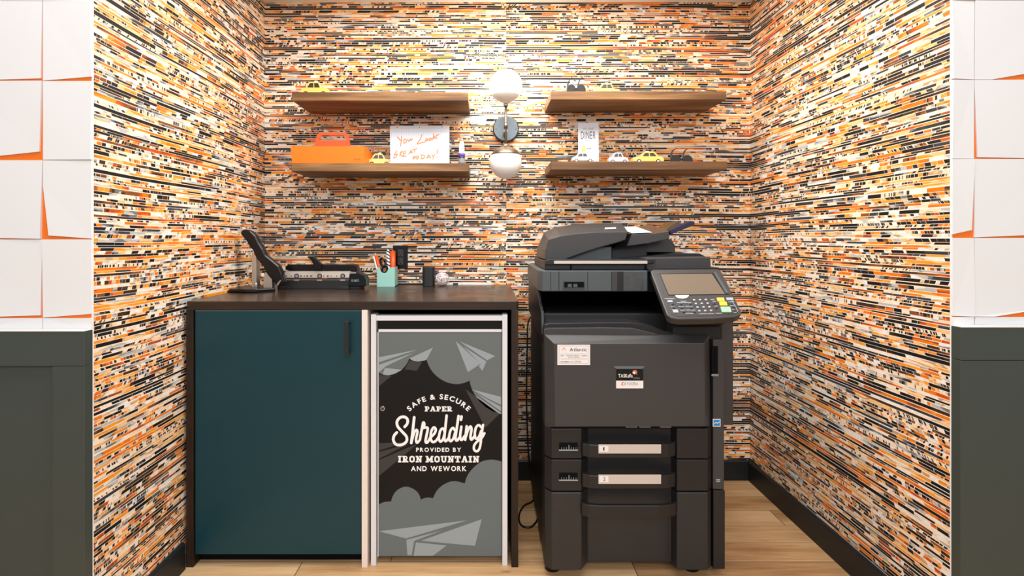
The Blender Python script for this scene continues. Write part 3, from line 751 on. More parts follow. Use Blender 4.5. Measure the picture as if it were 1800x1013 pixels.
# front door with bevelled rim
YD2 = YP - 0.012
fd = MB()
A = [P(974, 604, YD2), P(1238, 603.2, YD2), P(1240, 750, YD2), P(976, 750.5, YD2)]
B = [P(957, 588, YP + 0.03), P(1247, 590, YP + 0.03), P(1249, 751, YP + 0.03), P(958, 752, YP + 0.03)]
Cc = [Vector((v.x, YP + 0.12, v.z)) for v in B]
fd.loft(A, B); fd.loft(B, Cc)
bmesh.ops.remove_doubles(fd.bm, verts=fd.bm.verts, dist=1e-5)
fdo = part(fd, 'front_door', M_print, 0.0025)
gp = MB(); box_px(975, 1232, 750.5, 753.2, YP - 0.003, YP + 0.10, M_void, gp)
for a in (1100, 1124, 1160): box_px(a, a + 20, 750.5, 751.6, YP - 0.0045, YP, M_greyink, gp)
gp.build('seam_gap', M_void, pr)
# tray cover above door with a falling right edge
tr = MB()
prof = [(955, 603), (955, 578), (957, 571), (965, 568.5), (1060, 567), (1108, 567), (1130, 570), (1155, 577), (1178, 587), (1186, 594), (1186, 603)]
YT = YP + 0.035
tr.loft([P(a, b, YT) for a, b in prof], [Vector((X(a, YT), YT + 0.40, Z(b, YT) + (0.012 if 2 < i < 7 else 0))) for i, (a, b) in enumerate(prof)])
part(tr, 'output_tray', M_print3, 0.003)
lip = MB()
lp_ = [(956, 590), (956, 580), (962, 577), (1060, 576), (1112, 577), (1150, 586), (1162, 590)]
lip.loft([P(a, b, YT - 0.006) for a, b in lp_], [P(a, b, YT - 0.006) + Vector((0, 0.02, 0)) for a, b in lp_])
part(lip, 'tray_lip', M_print, 0.002)
# left cavity wall and rear wall of the output bay
YSn = 1.945
cv = MB()
wl = [(1.885, Z(590, YT)), (1.905, Z(548, 1.905)), (1.99, Z(530, 1.99)), (2.02, Z(508, 2.02)), (YB, Z(508, 2.02)), (YB, Z(590, YT))]
cv.prism_x(wl, X(955, YT) - 0.004, X(955, YT) + 0.006); part(cv, 'bay_side_wall', M_print3, 0.0015)
part(MB().box(X(957, YT), X(1250, YT), 2.34, YB, zz(558), Z(512, YSn)), 'bay_rear_wall', M_void, 0)
# support column right of the bay
YK = 1.875
part(MB().box(X(1183, YK), X(1268, YK), YK, YB, Z(597, YK), Z(516, YSn)), 'panel_column', M_print3, 0.003)
# scanner unit
sc_ = MB()
sx0, sx1 = X(953, YSn), X(1255, YSn)
so = [(X(945, YSn + 0.05), YSn + 0.05), (X(949, YSn + 0.012), YSn + 0.012), (X(954, YSn), YSn), (sx1 - 0.005, YSn), (sx1, YSn + 0.01), (sx1, YB), (X(945, YSn + 0.05), YB)]
sc_.prism_z(so, Z(512.5, YSn), Z(476, YSn)); scan = part(sc_, 'scanner_unit', M_print2, 0.0025)
for a in (968, 982.5, 1033, 1075): box_px(a - 0.35, a + 0.35, 477.5, 511, YSn - 0.0006, YSn + 0.001, M_void).build('panel_seam', M_void, scan)
rc = MB(); box_px(989.5, 1028, 495, 510.5, YSn - 0.0007, YSn + 0.001, M_print, rc); box_px(992, 1026.5, 496, 505.5, YSn - 0.0014, YSn + 0.001, M_void, rc)
for a in (998, 1008): box_px(a, a + 7, 499.5, 505, YSn - 0.002, YSn - 0.001, M_print2, rc)
rc.build('latch_recess', M_print, scan)
tp = MB(); box_px(1075.5, 1085, 477.5, 511, YSn - 0.0006, YSn + 0.001, M_print, tp); box_px(1085, 1096, 477.5, 511, YSn - 0.0012, YSn + 0.001, M_print3, tp); box_px(1096, 1131, 478.5, 510, YSn - 0.0012, YSn + 0.001, M_tape, tp)
tp.build('tape_patch', M_tape, scan)['label'] = 'glossy clear tape patch'
box_px(1138, 1160, 477, 512, YSn - 0.001, YSn + 0.003, M_void).build('dark_gap', M_void, scan)
# platen cover with silver bar
YV = 1.965
pc = MB(); pc.box(X(958, YV), X(1136, YV), YV, 2.42, Z(475, YV), Z(459, YV))
part(pc, 'platen_cover', M_print3, 0.003)
pe = MB()
pe.loft([P(1134, 453.5, YV), P(1249, 452, YV), P(1250, 472, YV), P(1134, 474, YV)], [P(1134, 453.5, YV) + Vector((0, 0.42, 0)), P(1238, 452, YV) + Vector((0, 0.42, 0.0)), P(1250, 472, YV) + Vector((0, 0.42, 0)), P(1134, 474, YV) + Vector((0, 0.42, 0))])
part(pe, 'platen_extension', M_print, 0.003)
sb = MB(); sbp = [(959, 465.5), (959, 458), (966, 456), (1148, 455.5), (1153, 458), (1150, 462.5), (1130, 465.5)]
sb.loft([P(a, b, YV - 0.012) for a, b in sbp], [P(a, b, YV - 0.012) + Vector((0, 0.03, 0)) for a, b in sbp]); part(sb, 'grip_bar', M_print3, 0.002)
box_px(974, 1138, 458.6, 463.6, YV - 0.0145, YV - 0.011, M_silver).build('silver_bar', M_silver, pr)
for a, b in ((1002, 1005), (1133, 1137)): box_px(a, b, 466, 475, YV - 0.001, YV + 0.002, M_void).build('cover_gap', M_void, pr)
# document feeder
YA, YA2 = 2.0, 2.36
fa = [(958, 457), (959.5, 440), (964, 421), (985, 414.5), (1015, 410.2), (1050, 408), (1104, 407), (1099.5, 422), (1085, 427), (1050, 436.5), (1020, 446.5), (992, 457)]
bk = {2: (956, 409), 3: (975, 399.5), 4: (1010, 394.5), 5: (1050, 392.8), 6: (1093, 392.2)}
fdm = MB(); A = [P(a, b, YA) for a, b in fa]; B = []
for i, v in enumerate(A): B.append(P(bk[i][0], bk[i][1], YA2) if i in bk else Vector((v.x, YA2, v.z)))
fdm.loft(A, B)
feeder = part(fdm, 'document_feeder', M_print, 0.003)
g1, g2 = P(1018, 411, YA), P(1060, 408.5, YA)
# little white label lies on the sloping top face of the feeder
p0 = A[5]; nrm = (B[5] - A[5]).cross(A[6] - A[5]).normalized()
if nrm.z < 0: nrm = -nrm
lb = MB(); lb.poly([on_plane(a, b, p0, nrm) + nrm * 0.0012 for a, b in ((1063, 401), (1082.5, 400.2), (1083, 402.8), (1063.5, 403.6))], M_label); lb.build('name_label', M_label, feeder)
part(MB().box(X(1000, 2.03), X(1075, 2.03), 2.03, 2.34, Z(456.5, 2.03), Z(434, 2.03)), 'feeder_base', M_print2, 0.002)
part(MB().box(X(1075, 2.1), X(1137, 2.1), 2.10, 2.34, Z(456, 2.1), Z(430, 2.1)), 'feeder_throat', M_print3, 0.002)
# document tray, its side wall, and stopper box
YU = 2.04
tw = [(1112, 411.5), (1150, 410.5), (1176, 406.5), (1177, 420), (1140, 428), (1102, 433)]
ta = MB(); ta.loft([P(a, b, YU) for a, b in tw], [P(a, b, YU) + Vector((0, 0.02, 0)) for a, b in tw]); part(ta, 'tray_side', M_print, 0.002)
YU2 = 2.32
tb = MB()
q0 = [P(1108, 412, YU + 0.02), P(1147, 410.5, YU + 0.02), P(1176, 406, YU + 0.02), P(1221, 390.5, YU + 0.02)]
top = [(1108, 412), (1147, 410.5), (1176, 406)]
for (a, b) in zip(top, top[1:]):
    va, vb = P(a[0], a[1], YU + 0.02), P(b[0], b[1], YU + 0.02); w_ = Vector((0, 0.24, 0.030)); dn = Vector((0, 0, -0.006))
    tb.loft([va, vb, vb + dn, va + dn], [va + w_, vb + w_, vb + w_ + dn, va + w_ + dn])
part(tb, 'document_tray', M_amber, 0.001, 'brownish document tray surface')
ex = MB(); exq = [(1176, 405.5), (1214, 388.5), (1221, 389.5), (1221, 395.5), (1180, 412)]
ex.loft([P(a, b, YU + 0.03) for a, b in exq], [P(a, b, YU + 0.03) + Vector((0, 0.035, 0)) for a, b in exq])
part(ex, 'tray_extension', M_viol, 0.0015, 'dark violet tray extension')
tg = MB(); tgp = [(1164, 408), (1180, 396), (1188, 390.5), (1196, 392.5), (1206, 393.5), (1182, 404)]
tg.loft([P(a, b, 2.11) for a, b in tgp], [P(a, b, 2.11) + Vector((-0.012, 0.09, 0.002)) for a, b in tgp]); part(tg, 'tray_guide', M_amber, 0.001)
tk = MB(); tkp = [(1086, 412), (1113, 411), (1113, 432), (1080, 436)]
tk.loft([P(a, b, 2.06) for a, b in tkp], [P(a, b, 2.06) + Vector((0, 0.22, 0)) for a, b in tkp]); part(tk, 'feeder_gap_shade', M_void, 0.001)  # black box added as the dark of the gap between feeder and tray
YE = 2.12
sx_ = [(1131, 423), (1150, 421.5), (1180, 420.5), (1187, 432), (1187, 444), (1131, 443.5)]
stp = MB(); stp.loft([P(a, b, YE) for a, b in sx_], [P(a, b, YE) + Vector((0, 0.2, 0)) for a, b in sx_]); part(stp, 'tray_stopper', M_print, 0.002)
rm = MB(); rm.loft([P(1090, 455, 2.05), P(1190, 446, 2.05), P(1230, 446, 2.05), P(1244, 453, 2.05)], [P(1090, 455, 2.05) + Vector((0, .25, 0)), P(1190, 444, 2.05) + Vector((0, .25, 0)), P(1230, 445, 2.05) + Vector((0, .25, 0)), P(1244, 453, 2.05) + Vector((0, .25, 0))])
part(rm, 'paper_rest', M_print3, 0.001)
wt = MB(); wt.loft([P(1205, 446.5, 2.10), P(1215, 439.5, 2.10), P(1225, 446.5, 2.10)], [P(1205, 446.5, 2.10) + Vector((0, .06, 0)), P(1215, 439.5, 2.10) + Vector((0, .06, 0)), P(1225, 446.5, 2.10) + Vector((0, .06, 0))])
part(wt, 'white_stop_tab', M_label, 0.0)
# sheet of paper on the document tray: a thing of its own
sh = MB(); a0, a1 = P(1110.5, 410.4, YU + 0.022), P(1146, 409.1, YU + 0.022); ww = Vector((-0.004, 0.21, 0.0265)); th = Vector((0, 0, 0.0012))
sh.loft([a0, a1, a1 + th, a0 + th], [a0 + ww, a1 + ww, a1 + ww + th, a0 + ww + th])
tag(sh.build('paper_sheet', M_paperw), 'white sheet of paper lying in the copier document tray', 'paper')
# control panel
TL, TR, BR, BL = P(1143, 476, 1.925), P(1266, 474, 1.925), P(1304, 552, 1.752), P(1171, 555, 1.752)
n_ = (TR - TL).cross(BL - TL).normalized()
if n_.y > 0: n_ = -n_
def onp(px_, py_, off=0.0): return on_plane(px_, py_, TL, n_) + n_ * off
outl = [(1143, 477), (1147, 473.5), (1262, 472.5), (1267, 475), (1284, 508), (1304, 549), (1302, 554), (1293, 557.5), (1255, 560.5), (1195, 561.5), (1180, 559.5), (1172, 554)]
cpm = MB(); A = [onp(a, b) for a, b in outl]; cen = sum(A, Vector()) / len(A)
Bq = [cen + (v - cen) * 0.965 - n_ * 0.030 for v in A]
cpm.loft(A, Bq)
panel = part(cpm, 'control_panel', M_print, 0.004, segs=3)
inn = [(1154, 481), (1262, 479), (1298, 548), (1292, 552.5), (1253, 555.5), (1190, 556.5), (1180, 552.5)]
ip = MB(); ip.loft([onp(a, b, 0.0008) for a, b in inn], [onp(a, b, -0.004) for a, b in inn]); ip.build('panel_face', M_print, panel)
scq = [(1161, 483.2), (1251, 482.2), (1274, 517.5), (1175.5, 518.8)]
s0 = [(1158.5, 481.4), (1254, 480.4), (1281.5, 518.6), (1174.5, 520.2)]
sm_ = MB(); sm_.loft([onp(a, b, 0.0016) for a, b in s0], [onp(a, b, 0) for a, b in s0], M_print3); sm_.loft([onp(a, b, 0.0020) for a, b in scq], [onp(a, b, 0.001) for a, b in scq], M_screen)
sm_.poly([onp(a, b, 0.0022) for a, b in ((1254, 479.5), (1258, 479), (1281, 516), (1275.5, 517))], M_print2)
sm_.build('touch_screen', M_screen, panel)['label'] = 'touch screen with the wall reflection in its brownish grey colour'
def key(cx, cy, w, h, m, name='key', z=0.0035, skew=None):
    skew = 0.30 * h if skew is None else skew
    q = [(cx - w / 2 - skew / 2, cy - h / 2), (cx + w / 2 - skew / 2, cy - h / 2), (cx + w / 2 + skew / 2, cy + h / 2), (cx - w / 2 + skew / 2, cy + h / 2)]
    k_ = MB(); k_.loft([onp(a, b, z) for a, b in q], [onp(a, b, 0.0) for a, b in q], m); return k_.build(name, m, panel, 0.0008)
def cK(p): return (1130 + p[0] * 0.1382, 440 + p[1] * 0.1382)
for r_ in range(4):
    for c_ in range(3):
        a = (655 + 75 * c_ + 22 * r_, 636 + 46 * r_ - 2 * c_); q = cK(a)
        key(q[0] - 0.6, q[1] + 0.6, 3.9, 2.5, M_key)
for a, w, h in (((375, 690), 5.0, 3.0), ((480, 690), 5.0, 3.0), ((600, 690), 5.0, 3.0), ((392, 735), 5.0, 3.0), ((492, 737), 5.0, 3.0), ((610, 740), 5.0, 3.0), ((520, 785), 5, 3), ((648, 790), 5.0, 3.0),
                ((905, 680), 4.5, 3), ((930, 735), 4.5, 3), ((1128, 682), 4.5, 3), ((1152, 725), 4.5, 3), ((1172, 770), 4.5, 3)):
    q = cK(a); key(q[0], q[1], w, h, M_keyd)
q = cK((415, 782)); key(q[0], q[1], 9, 5.5, M_key)
q = cK((345, 657)); key(q[0], q[1], 9, 3.4, M_key)
q = cK((1105, 627)); key(q[0], q[1], 12, 4.6, M_key)
for a, w, h, m in (((988, 638), 12.5, 6.5, M_yel), ((1020, 690), 13, 6.8, M_yel), ((1055, 765), 17, 9.5, M_grn)):
    q = cK(a); o = key(q[0], q[1], w, h, m, 'key', 0.005); o['label'] = 'green start key' if m is M_grn else 'amber key'
hm = MB(); hq = [cK(p) for p in ((410, 583), (585, 580), (575, 600), (545, 616), (505, 622), (455, 617), (425, 603))]
hm.loft([onp(a, b, 0.003) for a, b in hq], [onp(a, b, 0) for a, b in hq], M_label); hm.build('key', M_label, panel, 0.0005)['label'] = 'white half-moon key'
for a, w in (((340, 622), 130), ((515, 655), 70), ((470, 672), 80), ((565, 670), 100), ((380, 720), 55), ((488, 720), 65), ((585, 718), 95), ((405, 762), 75), ((507, 767), 65), ((608, 766), 115), ((595, 808), 110),
             ((765, 812), 100), ((865, 812), 80), ((965, 806), 75), ((885, 630), 50), ((905, 655), 45), ((930, 715), 40), ((1125, 660), 80), ((1140, 707), 70), ((1165, 757), 60)):
    c = cK(a); w2 = w * 0.1382; tx = MB(); tx.poly([onp(c[0] - w2 / 2, c[1] - 0.5, 0.0014), onp(c[0] + w2 / 2, c[1] - 0.5, 0.0014), onp(c[0] + w2 / 2, c[1] + 0.5, 0.0014), onp(c[0] - w2 / 2, c[1] + 0.5, 0.0014)], M_key); tx.build('key_legend', M_key, panel)
tx = MB(); stroke(tx, [(1285, 527), (1297, 547), (1295, 549.5), (1290, 550)], 0.8, lambda a, b: onp(a, b, 0.0014), M_key, smooth=False)
tx.build('panel_outline', M_key, panel)
# arm joining panel to the scanner
am = MB(); am.loft([P(1140, 471.5, 1.93), P(1265, 470.5, 1.93), P(1265, 478, 1.93), P(1140, 478, 1.93)], [P(1140, 471.5, 1.93) + Vector((0, .08, 0)), P(1265, 470.5, 1.93) + Vector((0, .08, 0)), P(1265, 478, 1.93) + Vector((0, .08, 0)), P(1140, 478, 1.93) + Vector((0, .08, 0))])
part(am, 'panel_hinge', M_print3, 0.002)
ar = MB(); ar.prism_x([(1.79, Z(562, 1.80)), (1.90, Z(500, 1.90)), (2.0, Z(500, 2.0)), (2.0, Z(575, 1.9)), (1.86, Z(575, 1.86))], X(1186, 1.86), X(1266, 1.86)); part(ar, 'panel_bracket', M_print3, 0.003)
# stickers on the front door
def sticker(name, label, build):
    mb = MB(); build(mb); o = mb.build(name, M_label, pr); o['label'] = label; return o
ym = YD2
def f_st(off): return lambda a, b: P(a, b, ym - off)
def atl(mb):
    box_px(979.8, 1037.3, 606.3, 642, ym - 0.0012, ym + 0.0005, M_label, mb)
    f = f_st(0.0015)
    for a, b in (((983, 608.5), (1034, 608.5)), ((1034, 608.5), (1034, 639.6)), ((1034, 639.6), (983, 639.6)), ((983, 639.6), (983, 608.5))): stroke(mb, [a, b], 0.35, f, M_greyink, False, False)
    px_letters(mb, 'Atlantic', 1001.5, 1031.3, 617.8, 611.8, M_ink, 0.012, 0.10, f)
    stroke(mb, [(988.4, 616.2), (990, 612.6), (991.2, 611.6), (992.4, 612.8), (993.6, 616.4)], 0.8, f, M_red)
    px_letters(mb, 'Sales . Technical Support . Supplies', 985.5, 1032, 626.4, 624.4, M_ink, 0.0, 0.10, f)
    px_letters(mb, 'Scan For Service', 999, 1018.5, 629.4, 627.4, M_ink, 0.0, 0.10, f)
    stroke(mb, [(985.5, 631.4), (1032, 631.4)], 0.4, f, M_greyink, False, False); stroke(mb, [(985.5, 622.6), (1032, 622.6)], 0.3, f, M_greyink, False, False)
    px_letters(mb, 'EQUIPMENT ID:', 985.5, 1006.5, 637.4, 635.4, M_ink, 0.01, 0.10, f)
    px_letters(mb, 'C19928', 1008.5, 1021.5, 637.8, 634.6, M_greyink, 0.0, 0.10, f)
sticker('service_sticker', 'white rectangular service sticker lettered Atlantic', atl)
def badge(mb):
    box_px(1083.5, 1130.5, 650, 682.5, ym - 0.002, ym + 0.001, M_gloss, mb)
    box_px(1083.2, 1130.8, 669.6, 683, ym - 0.0032, ym + 0.001, M_label, mb)
    mb.loft([P(1078, 644, ym - 0.001), P(1133.5, 644, ym - 0.001), P(1130, 648.5, ym - 0.0045), P(1083, 648.5, ym - 0.0045)], [P(1078, 644, ym + 0.001), P(1133.5, 644, ym + 0.001), P(1130, 649.5, ym + 0.001), P(1083, 649.5, ym + 0.001)], M_print2)
    f = f_st(0.0024); f2 = f_st(0.0036)
    px_letters(mb, 'TASKalfa', 1087, 1112, 663.8, 657.8, M_pwhite, 0.012, 0.06, f)
    px_letters(mb, '3551ci', 1113, 1124.5, 666.6, 663.4, M_greyink, 0.0, 0.08, f)
    mb.poly([f(1116 + 4.2 * math.cos(t), 654.4 + 3.6 * math.sin(t)) for t in [2 * math.pi * k / 16 for k in range(16)]], M_marker)
    f3 = f_st(0.0028)
    mb.poly([f3(1114.5 + 2.6 * math.cos(t), 655.6 + 2.0 * math.sin(t)) for t in [2 * math.pi * k / 12 for k in range(12)]], M_label)
    stroke(mb, [(1114.6, 659), (1117, 657.4), (1120, 658.6)], 1.0, f, M_greyink)
    px_letters(mb, 'KYOCERA', 1098, 1121.5, 677.2, 672.4, M_greyink, 0.012, 0.14, f2)
    stroke(mb, [(1096, 672.2), (1092.6, 673), (1094.6, 674.8), (1092, 676.4), (1096.4, 677.4)], 1.0, f2, M_red)
sticker('name_badge', 'black and silver name badge with white lettering', badge)

# power cord
def floor_pt(px_, py_): return Vector((X(px_, FLOORY(py_)), FLOORY(py_), 0.004))
def smooth3(pts, k=7):
    out = []; Q = [pts[0]] + list(pts) + [pts[-1]]
    for i in range(1, len(Q) - 2):
        p0, p1, p2, p3 = Q[i - 1:i + 3]
        for t in [j / k for j in range(k)]:
            out.append(0.5 * (2 * p1 + (p2 - p0) * t + (2 * p0 - 5 * p1 + 4 * p2 - p3) * t * t + (3 * p1 - p0 - 3 * p2 + p3) * t ** 3))
    out.append(pts[-1]); return out
cb = MB(); YY = 2.572
pts = [P(938, 557, YY - 0.03), P(931, 561, YY), P(927.5, 575, YY), P(926.5, 620, YY), P(925.5, 700, YY), P(928, 780, YY), P(931, 815, YY - 0.01), floor_pt(936, 850), floor_pt(938, 880), floor_pt(921, 891), floor_pt(912.5, 908), floor_pt(916, 925), floor_pt(932, 929), floor_pt(944, 917), floor_pt(948, 905)]
cb.tube(smooth3(pts), 0.0036); cb.build('power_cord', M_cord, pr)['label'] = 'black power cord looping on the floor'

# ================================================================== COUNTERTOP ITEMS
def zc(): return ZT
# lever stapler at the left
sx = thing('lever_stapler', (X(450, 2.30), 2.30, ZT), 'black heavy duty stapler with raised lever on the left counter end', 'stapler')
YG = 2.29
def q(px_, py_, Y=YG): return P(px_, py_, Y)
bs = MB()
base_c = [(398, 513), (404, 507.5), (425, 504), (460, 501.5), (496, 500)]
bs.prism_z([(X(399, 2.22), 2.235), (X(404, 2.22), 2.215), (X(430, 2.2), 2.20), (X(448, 2.2), 2.205), (X(482, 2.25), 2.26), (X(482, 2.33), 2.34), (X(466, 2.36), 2.38), (X(425, 2.36), 2.40), (X(402, 2.28), 2.29)], ZT, ZT + 0.014)
bs.build('base', M_gloss, sx, 0.004)
an = MB(); an.box(X(444, YG), X(452, YG), YG - 0.008, YG + 0.03, ZT + 0.013, q(450, 448).z); an.box(X(465, YG), X(480, YG), YG - 0.012, YG + 0.02, ZT + 0.013, q(470, 481).z)
an.cyl(q(462, 484, YG - 0.014), q(462, 484, YG + 0.02), 0.008, None, None, 14)
an.cyl((X(452, YG), YG - 0.01, ZT + 0.013), (X(452, YG), YG - 0.01, ZT + 0.034), 0.006, None, None, 12)
an.build('bracket', M_steel, sx, 0.0015)
lv = MB()
lprof = [(422, 411), (424, 405), (431, 403.2), (440, 406), (449, 414.5), (455, 427), (462, 438), (467, 449), (480, 459.5), (490, 468), (496, 482), (500, 497), (494, 502), (484, 500), (470, 484), (462, 468), (450, 454), (444, 440), (438, 433), (433, 424)]
for w0, w1, sc2 in ((-0.014, 0.022, 1.0),):
    lv.loft([q(a, b, YG + w0) for a, b in lprof], [q(a, b, YG + w0) + Vector((0, w1 - w0, 0)) for a, b in lprof])
lv.build('lever', M_gloss, sx, 0.006, 3)
pl = MB(); pl.loft([q(486, 500, YG - 0.02), q(492, 493, YG - 0.02), q(494.5, 492.5, YG - 0.02), q(489, 502, YG - 0.02)], [q(486, 500, YG + .01), q(492, 493, YG + .01), q(494.5, 492.5, YG + .01), q(489, 502, YG + .01)]); pl.build('staple_guide', M_steel, sx)
# three hole punch
YH2 = 2.36
hp = thing('hole_punch', (X(570, YH2), YH2, ZT), 'black and steel three hole punch on the counter', 'hole punch')
def q2(px_, py_, Y=YH2): return P(px_, py_, Y)
b_ = MB(); b_.box(X(487, YH2), X(632, YH2), YH2 + 0.004, YH2 + 0.10, ZT, Z(493, YH2)); b_.box(X(492, YH2), X(510, YH2), YH2 - 0.012, YH2 + 0.05, ZT, ZT + 0.012); b_.box(X(596, YH2), X(614, YH2), YH2 - 0.012, YH2 + 0.04, ZT, ZT + 0.012)
b_.build('base', M_blackmetal, hp, 0.002)
rl = MB(); rl.box(X(500, YH2), X(616, YH2), YH2 + 0.01, YH2 + 0.05, q2(0, 489).z, q2(0, 477).z)
rail = rl.build('rail', mat('bright_steel', srgb(206, 194, 180), 0.35, metal=0.3), hp, 0.001)
for a in (521.5, 562, 602.5):
    ho = MB(); c = q2(a, 485.4, YH2 + 0.0095); ho.cyl(c + Vector((0, .002, 0)), c + Vector((0, -0.001, 0)), 0.0105, None, M_ink, 18); ho.cyl(c + Vector((0, -.001, 0)), c + Vector((0, -0.0016, 0)), 0.006, None, M_greyink, 12)
    ho.build('punch_head', M_ink, rail)
    c2 = q2(a, 492.6, YH2 + 0.006); MB().box(c2.x - 0.011, c2.x + 0.011, c2.y - 0.004, c2.y + 0.004, c2.z - 0.003, c2.z + 0.003).build('punch_foot', M_steel, rail)
for a in (503.5, 512, 529, 535, 540, 547, 569, 576, 582, 592):
    c = q2(a, 485.4, YH2 + 0.0095); w = 0.004 if a in (529, 540, 547, 576) else 0.0016; MB().box(c.x - w, c.x + w, c.y - 0.0006, c.y + 0.001, c.z - 0.0025, c.z + 0.0025).build('size_mark', M_ink, rail)
cv_ = MB(); cp = [(501, 474), (502, 468), (507, 465.5), (622, 465.5), (627, 468), (629, 480), (626, 480), (622, 476.5), (508, 476.5)]
cv_.loft([q2(a, b, YH2 + 0.008) for a, b in cp], [q2(a, b, YH2 + 0.008) + Vector((0, 0.05, 0)) for a, b in cp]); cv_.build('pressure_bar', M_gloss, hp, 0.002)
ld = MB(); lp2 = [(540, 453), (541, 450.5), (550, 451), (556, 456), (565, 465), (564, 474), (552, 474), (550, 464), (546, 456.5)]
ld.loft([q2(a, b, YH2 - 0.004) for a, b in lp2], [q2(a, b, YH2 - 0.004) + Vector((0, 0.024, 0)) for a, b in lp2]); ld.build('lever', M_gloss, hp, 0.002)
ec = MB(); ep = [(614, 482), (626, 477), (630, 480), (640, 484), (643, 492), (643, 503.5), (612, 503.5)]
ec.loft([q2(a, b, YH2 - 0.012) for a, b in ep], [q2(a, b, YH2 - 0.012) + Vector((0, 0.07, 0)) for a, b in ep])
end = ec.build('end_block', M_gloss, hp, 0.003)
el = MB(); px_letters(el, '30 SHEETS', 617.5, 631, 495.6, 491.6, M_key, 0.0, 0.1, lambda a, b: q2(a, b, YH2 - 0.0135)); el.build('sheet_marking', M_key, end); box_px(614, 626, 478.5, 481, YH2 - 0.0135, YH2 - 0.011, M_steel).build('end_clip', M_steel, end)
# mint pen cup and its contents
YM = 2.475; mx0, mx1 = X(662.5, YM), X(694, YM); mzt = Z(470.5, YM); md = 0.082; wl_ = 0.004
cup = thing('pen_cup', ((mx0 + mx1) / 2, YM + md / 2, ZT), 'mint green square pen cup with a notched front on the counter', 'pen holder')
mcx = X(675, YM)
fr_ = MB()
nt_ = [(mx0, ZT), (mx1, ZT), (mx1, mzt), (mcx + 0.019, mzt)] + [(mcx + 0.019 * math.cos(t), mzt - 0.026 * math.sin(t)) for t in [math.pi * k / 10 for k in range(1, 10)]] + [(mcx - 0.019, mzt), (mx0, mzt)]
fr_.prism_y(nt_, YM, YM + wl_)
fr_.box(mx0, mx0 + wl_, YM + wl_, YM + md, ZT, mzt); fr_.box(mx1 - wl_, mx1, YM + wl_, YM + md, ZT, mzt); fr_.box(mx0, mx1, YM + md - wl_, YM + md, ZT, mzt); fr_.box(mx0, mx1, YM + wl_, YM + md, ZT, ZT + wl_)
fr_.build('cup_body', M_mint, cup, 0.0006, 1)
def stick(name, label, cat, a, b, r, m, Y0, tip=None, group=None, tm=None):
    mb = MB(); p0 = Vector((a[0], Y0, ZT + 0.012)); p1 = P(b[0], b[1], Y0 + 0.012)
    mb.cyl(p0, p1, r, r, m, 10)
    if tip:
        d = (p1 - p0).normalized(); mb.cyl(p1, p1 + d * tip, r, r * 0.55, tm or m, 10)
    return tag(mb.build(name, m), label, cat, group)
stick('white_pen', 'slim white pen leaning at the left of the mint cup', 'pen', (X(668, YM), 0), (656.5, 450), 0.0032, M_label, YM + 0.02)
stick('orange_marker', 'orange marker with dark band leaning left in the mint cup', 'marker', (X(672, YM), 0), (660.5, 450), 0.0075, M_penor, YM + 0.036, 0.012, None, M_penwood)
stick('dark_orange_pencil', 'brown pencil behind the scissors in the mint cup', 'pencil', (X(676, YM), 0), (673, 449), 0.0055, M_penwood, YM + 0.06, 0.006)
stick('red_marker', 'thick bright red orange marker at the right of the mint cup', 'marker', (X(688, YM), 0), (690.5, 443), 0.012, M_penor, YM + 0.045, 0.006)
def candy(m):
    g = G('black_white_spiral'); ang = g.add(g.mul(g.z, 420.0), g.mul(g.x, 260.0)); f = g.gt(g.M('SINE', ang), -0.1)
    return g.out(g.mixc(f, srgb(26, 26, 28), srgb(240, 240, 240)), 0.5)
M_spiral = candy(None)
stick('striped_straw', 'black and white spiral striped stick in the mint cup', 'straw', (X(682, YM), 0), (681.5, 439), 0.007, M_spiral, YM + 0.03)
scs = MB()
def ring(mb, c, rx, rz, r, m, tilt=0):
    pts = [c + Vector((rx * math.cos(t) * math.cos(tilt) - rz * math.sin(t) * math.sin(tilt), 0, rx * math.cos(t) * math.sin(tilt) + rz * math.sin(t) * math.cos(tilt))) for t in [2 * math.pi * k / 16 for k in range(17)]]
    mb.tube(pts, r, m, 8)
ys = YM - 0.010
scis = thing('scissors', (X(675, YM), YM + 0.012, ZT + 0.03), 'scissors with black handles hanging in the cup notch', 'scissors')
s1_ = MB(); ring(s1_, P(676, 474, YM + 0.012), 0.011, 0.019, 0.0045, None, -0.25); s1_.build('handle', M_gloss, scis)
s2_ = MB(); ring(s2_, P(673, 462, YM + 0.016), 0.010, 0.022, 0.005, None, 0.35); s2_.build('handle', M_gloss, scis)
s3_ = MB(); s3_.box(X(672, YM), X(676, YM), YM + 0.014, YM + 0.017, ZT + 0.012, ZT + 0.06); s3_.build('blade', M_steel, scis)
# mug and rubber band ball
YN = 2.50
mg = MB(); c = (X(752.5, YN), YN + 0.028, ZT)
mg.prism_z([(c[0] + 0.0275 * (abs(math.cos(t)) ** 0.45) * (1 if math.cos(t) >= 0 else -1), c[1] + 0.0275 * (abs(math.sin(t)) ** 0.45) * (1 if math.sin(t) >= 0 else -1)) for t in [2 * math.pi * k / 32 for k in range(32)]], ZT, Z(470, YN), None)
hld = mg.build('black_canister', M_black, None, 0.0015); tag(hld, 'small matte black canister beside the rubber band ball', 'canister')
rb = thing('rubber_band_ball', (X(776.5, YN), YN + 0.03, ZT), 'white and orange rubber band ball on the counter', 'ball')
rc_ = Vector((X(776.5, YN), YN + 0.03, ZT + 0.0315)); rr = 0.0295
MB().ball(rc_, rr - 0.001, None, 24).build('core', mat('band_cream', srgb(226, 190, 160), 0.6), rb)
random.seed(3)
bands = [(M_pwhite, 16), (M_penor, 7), (M_rule, 7), (M_greyink, 5)]
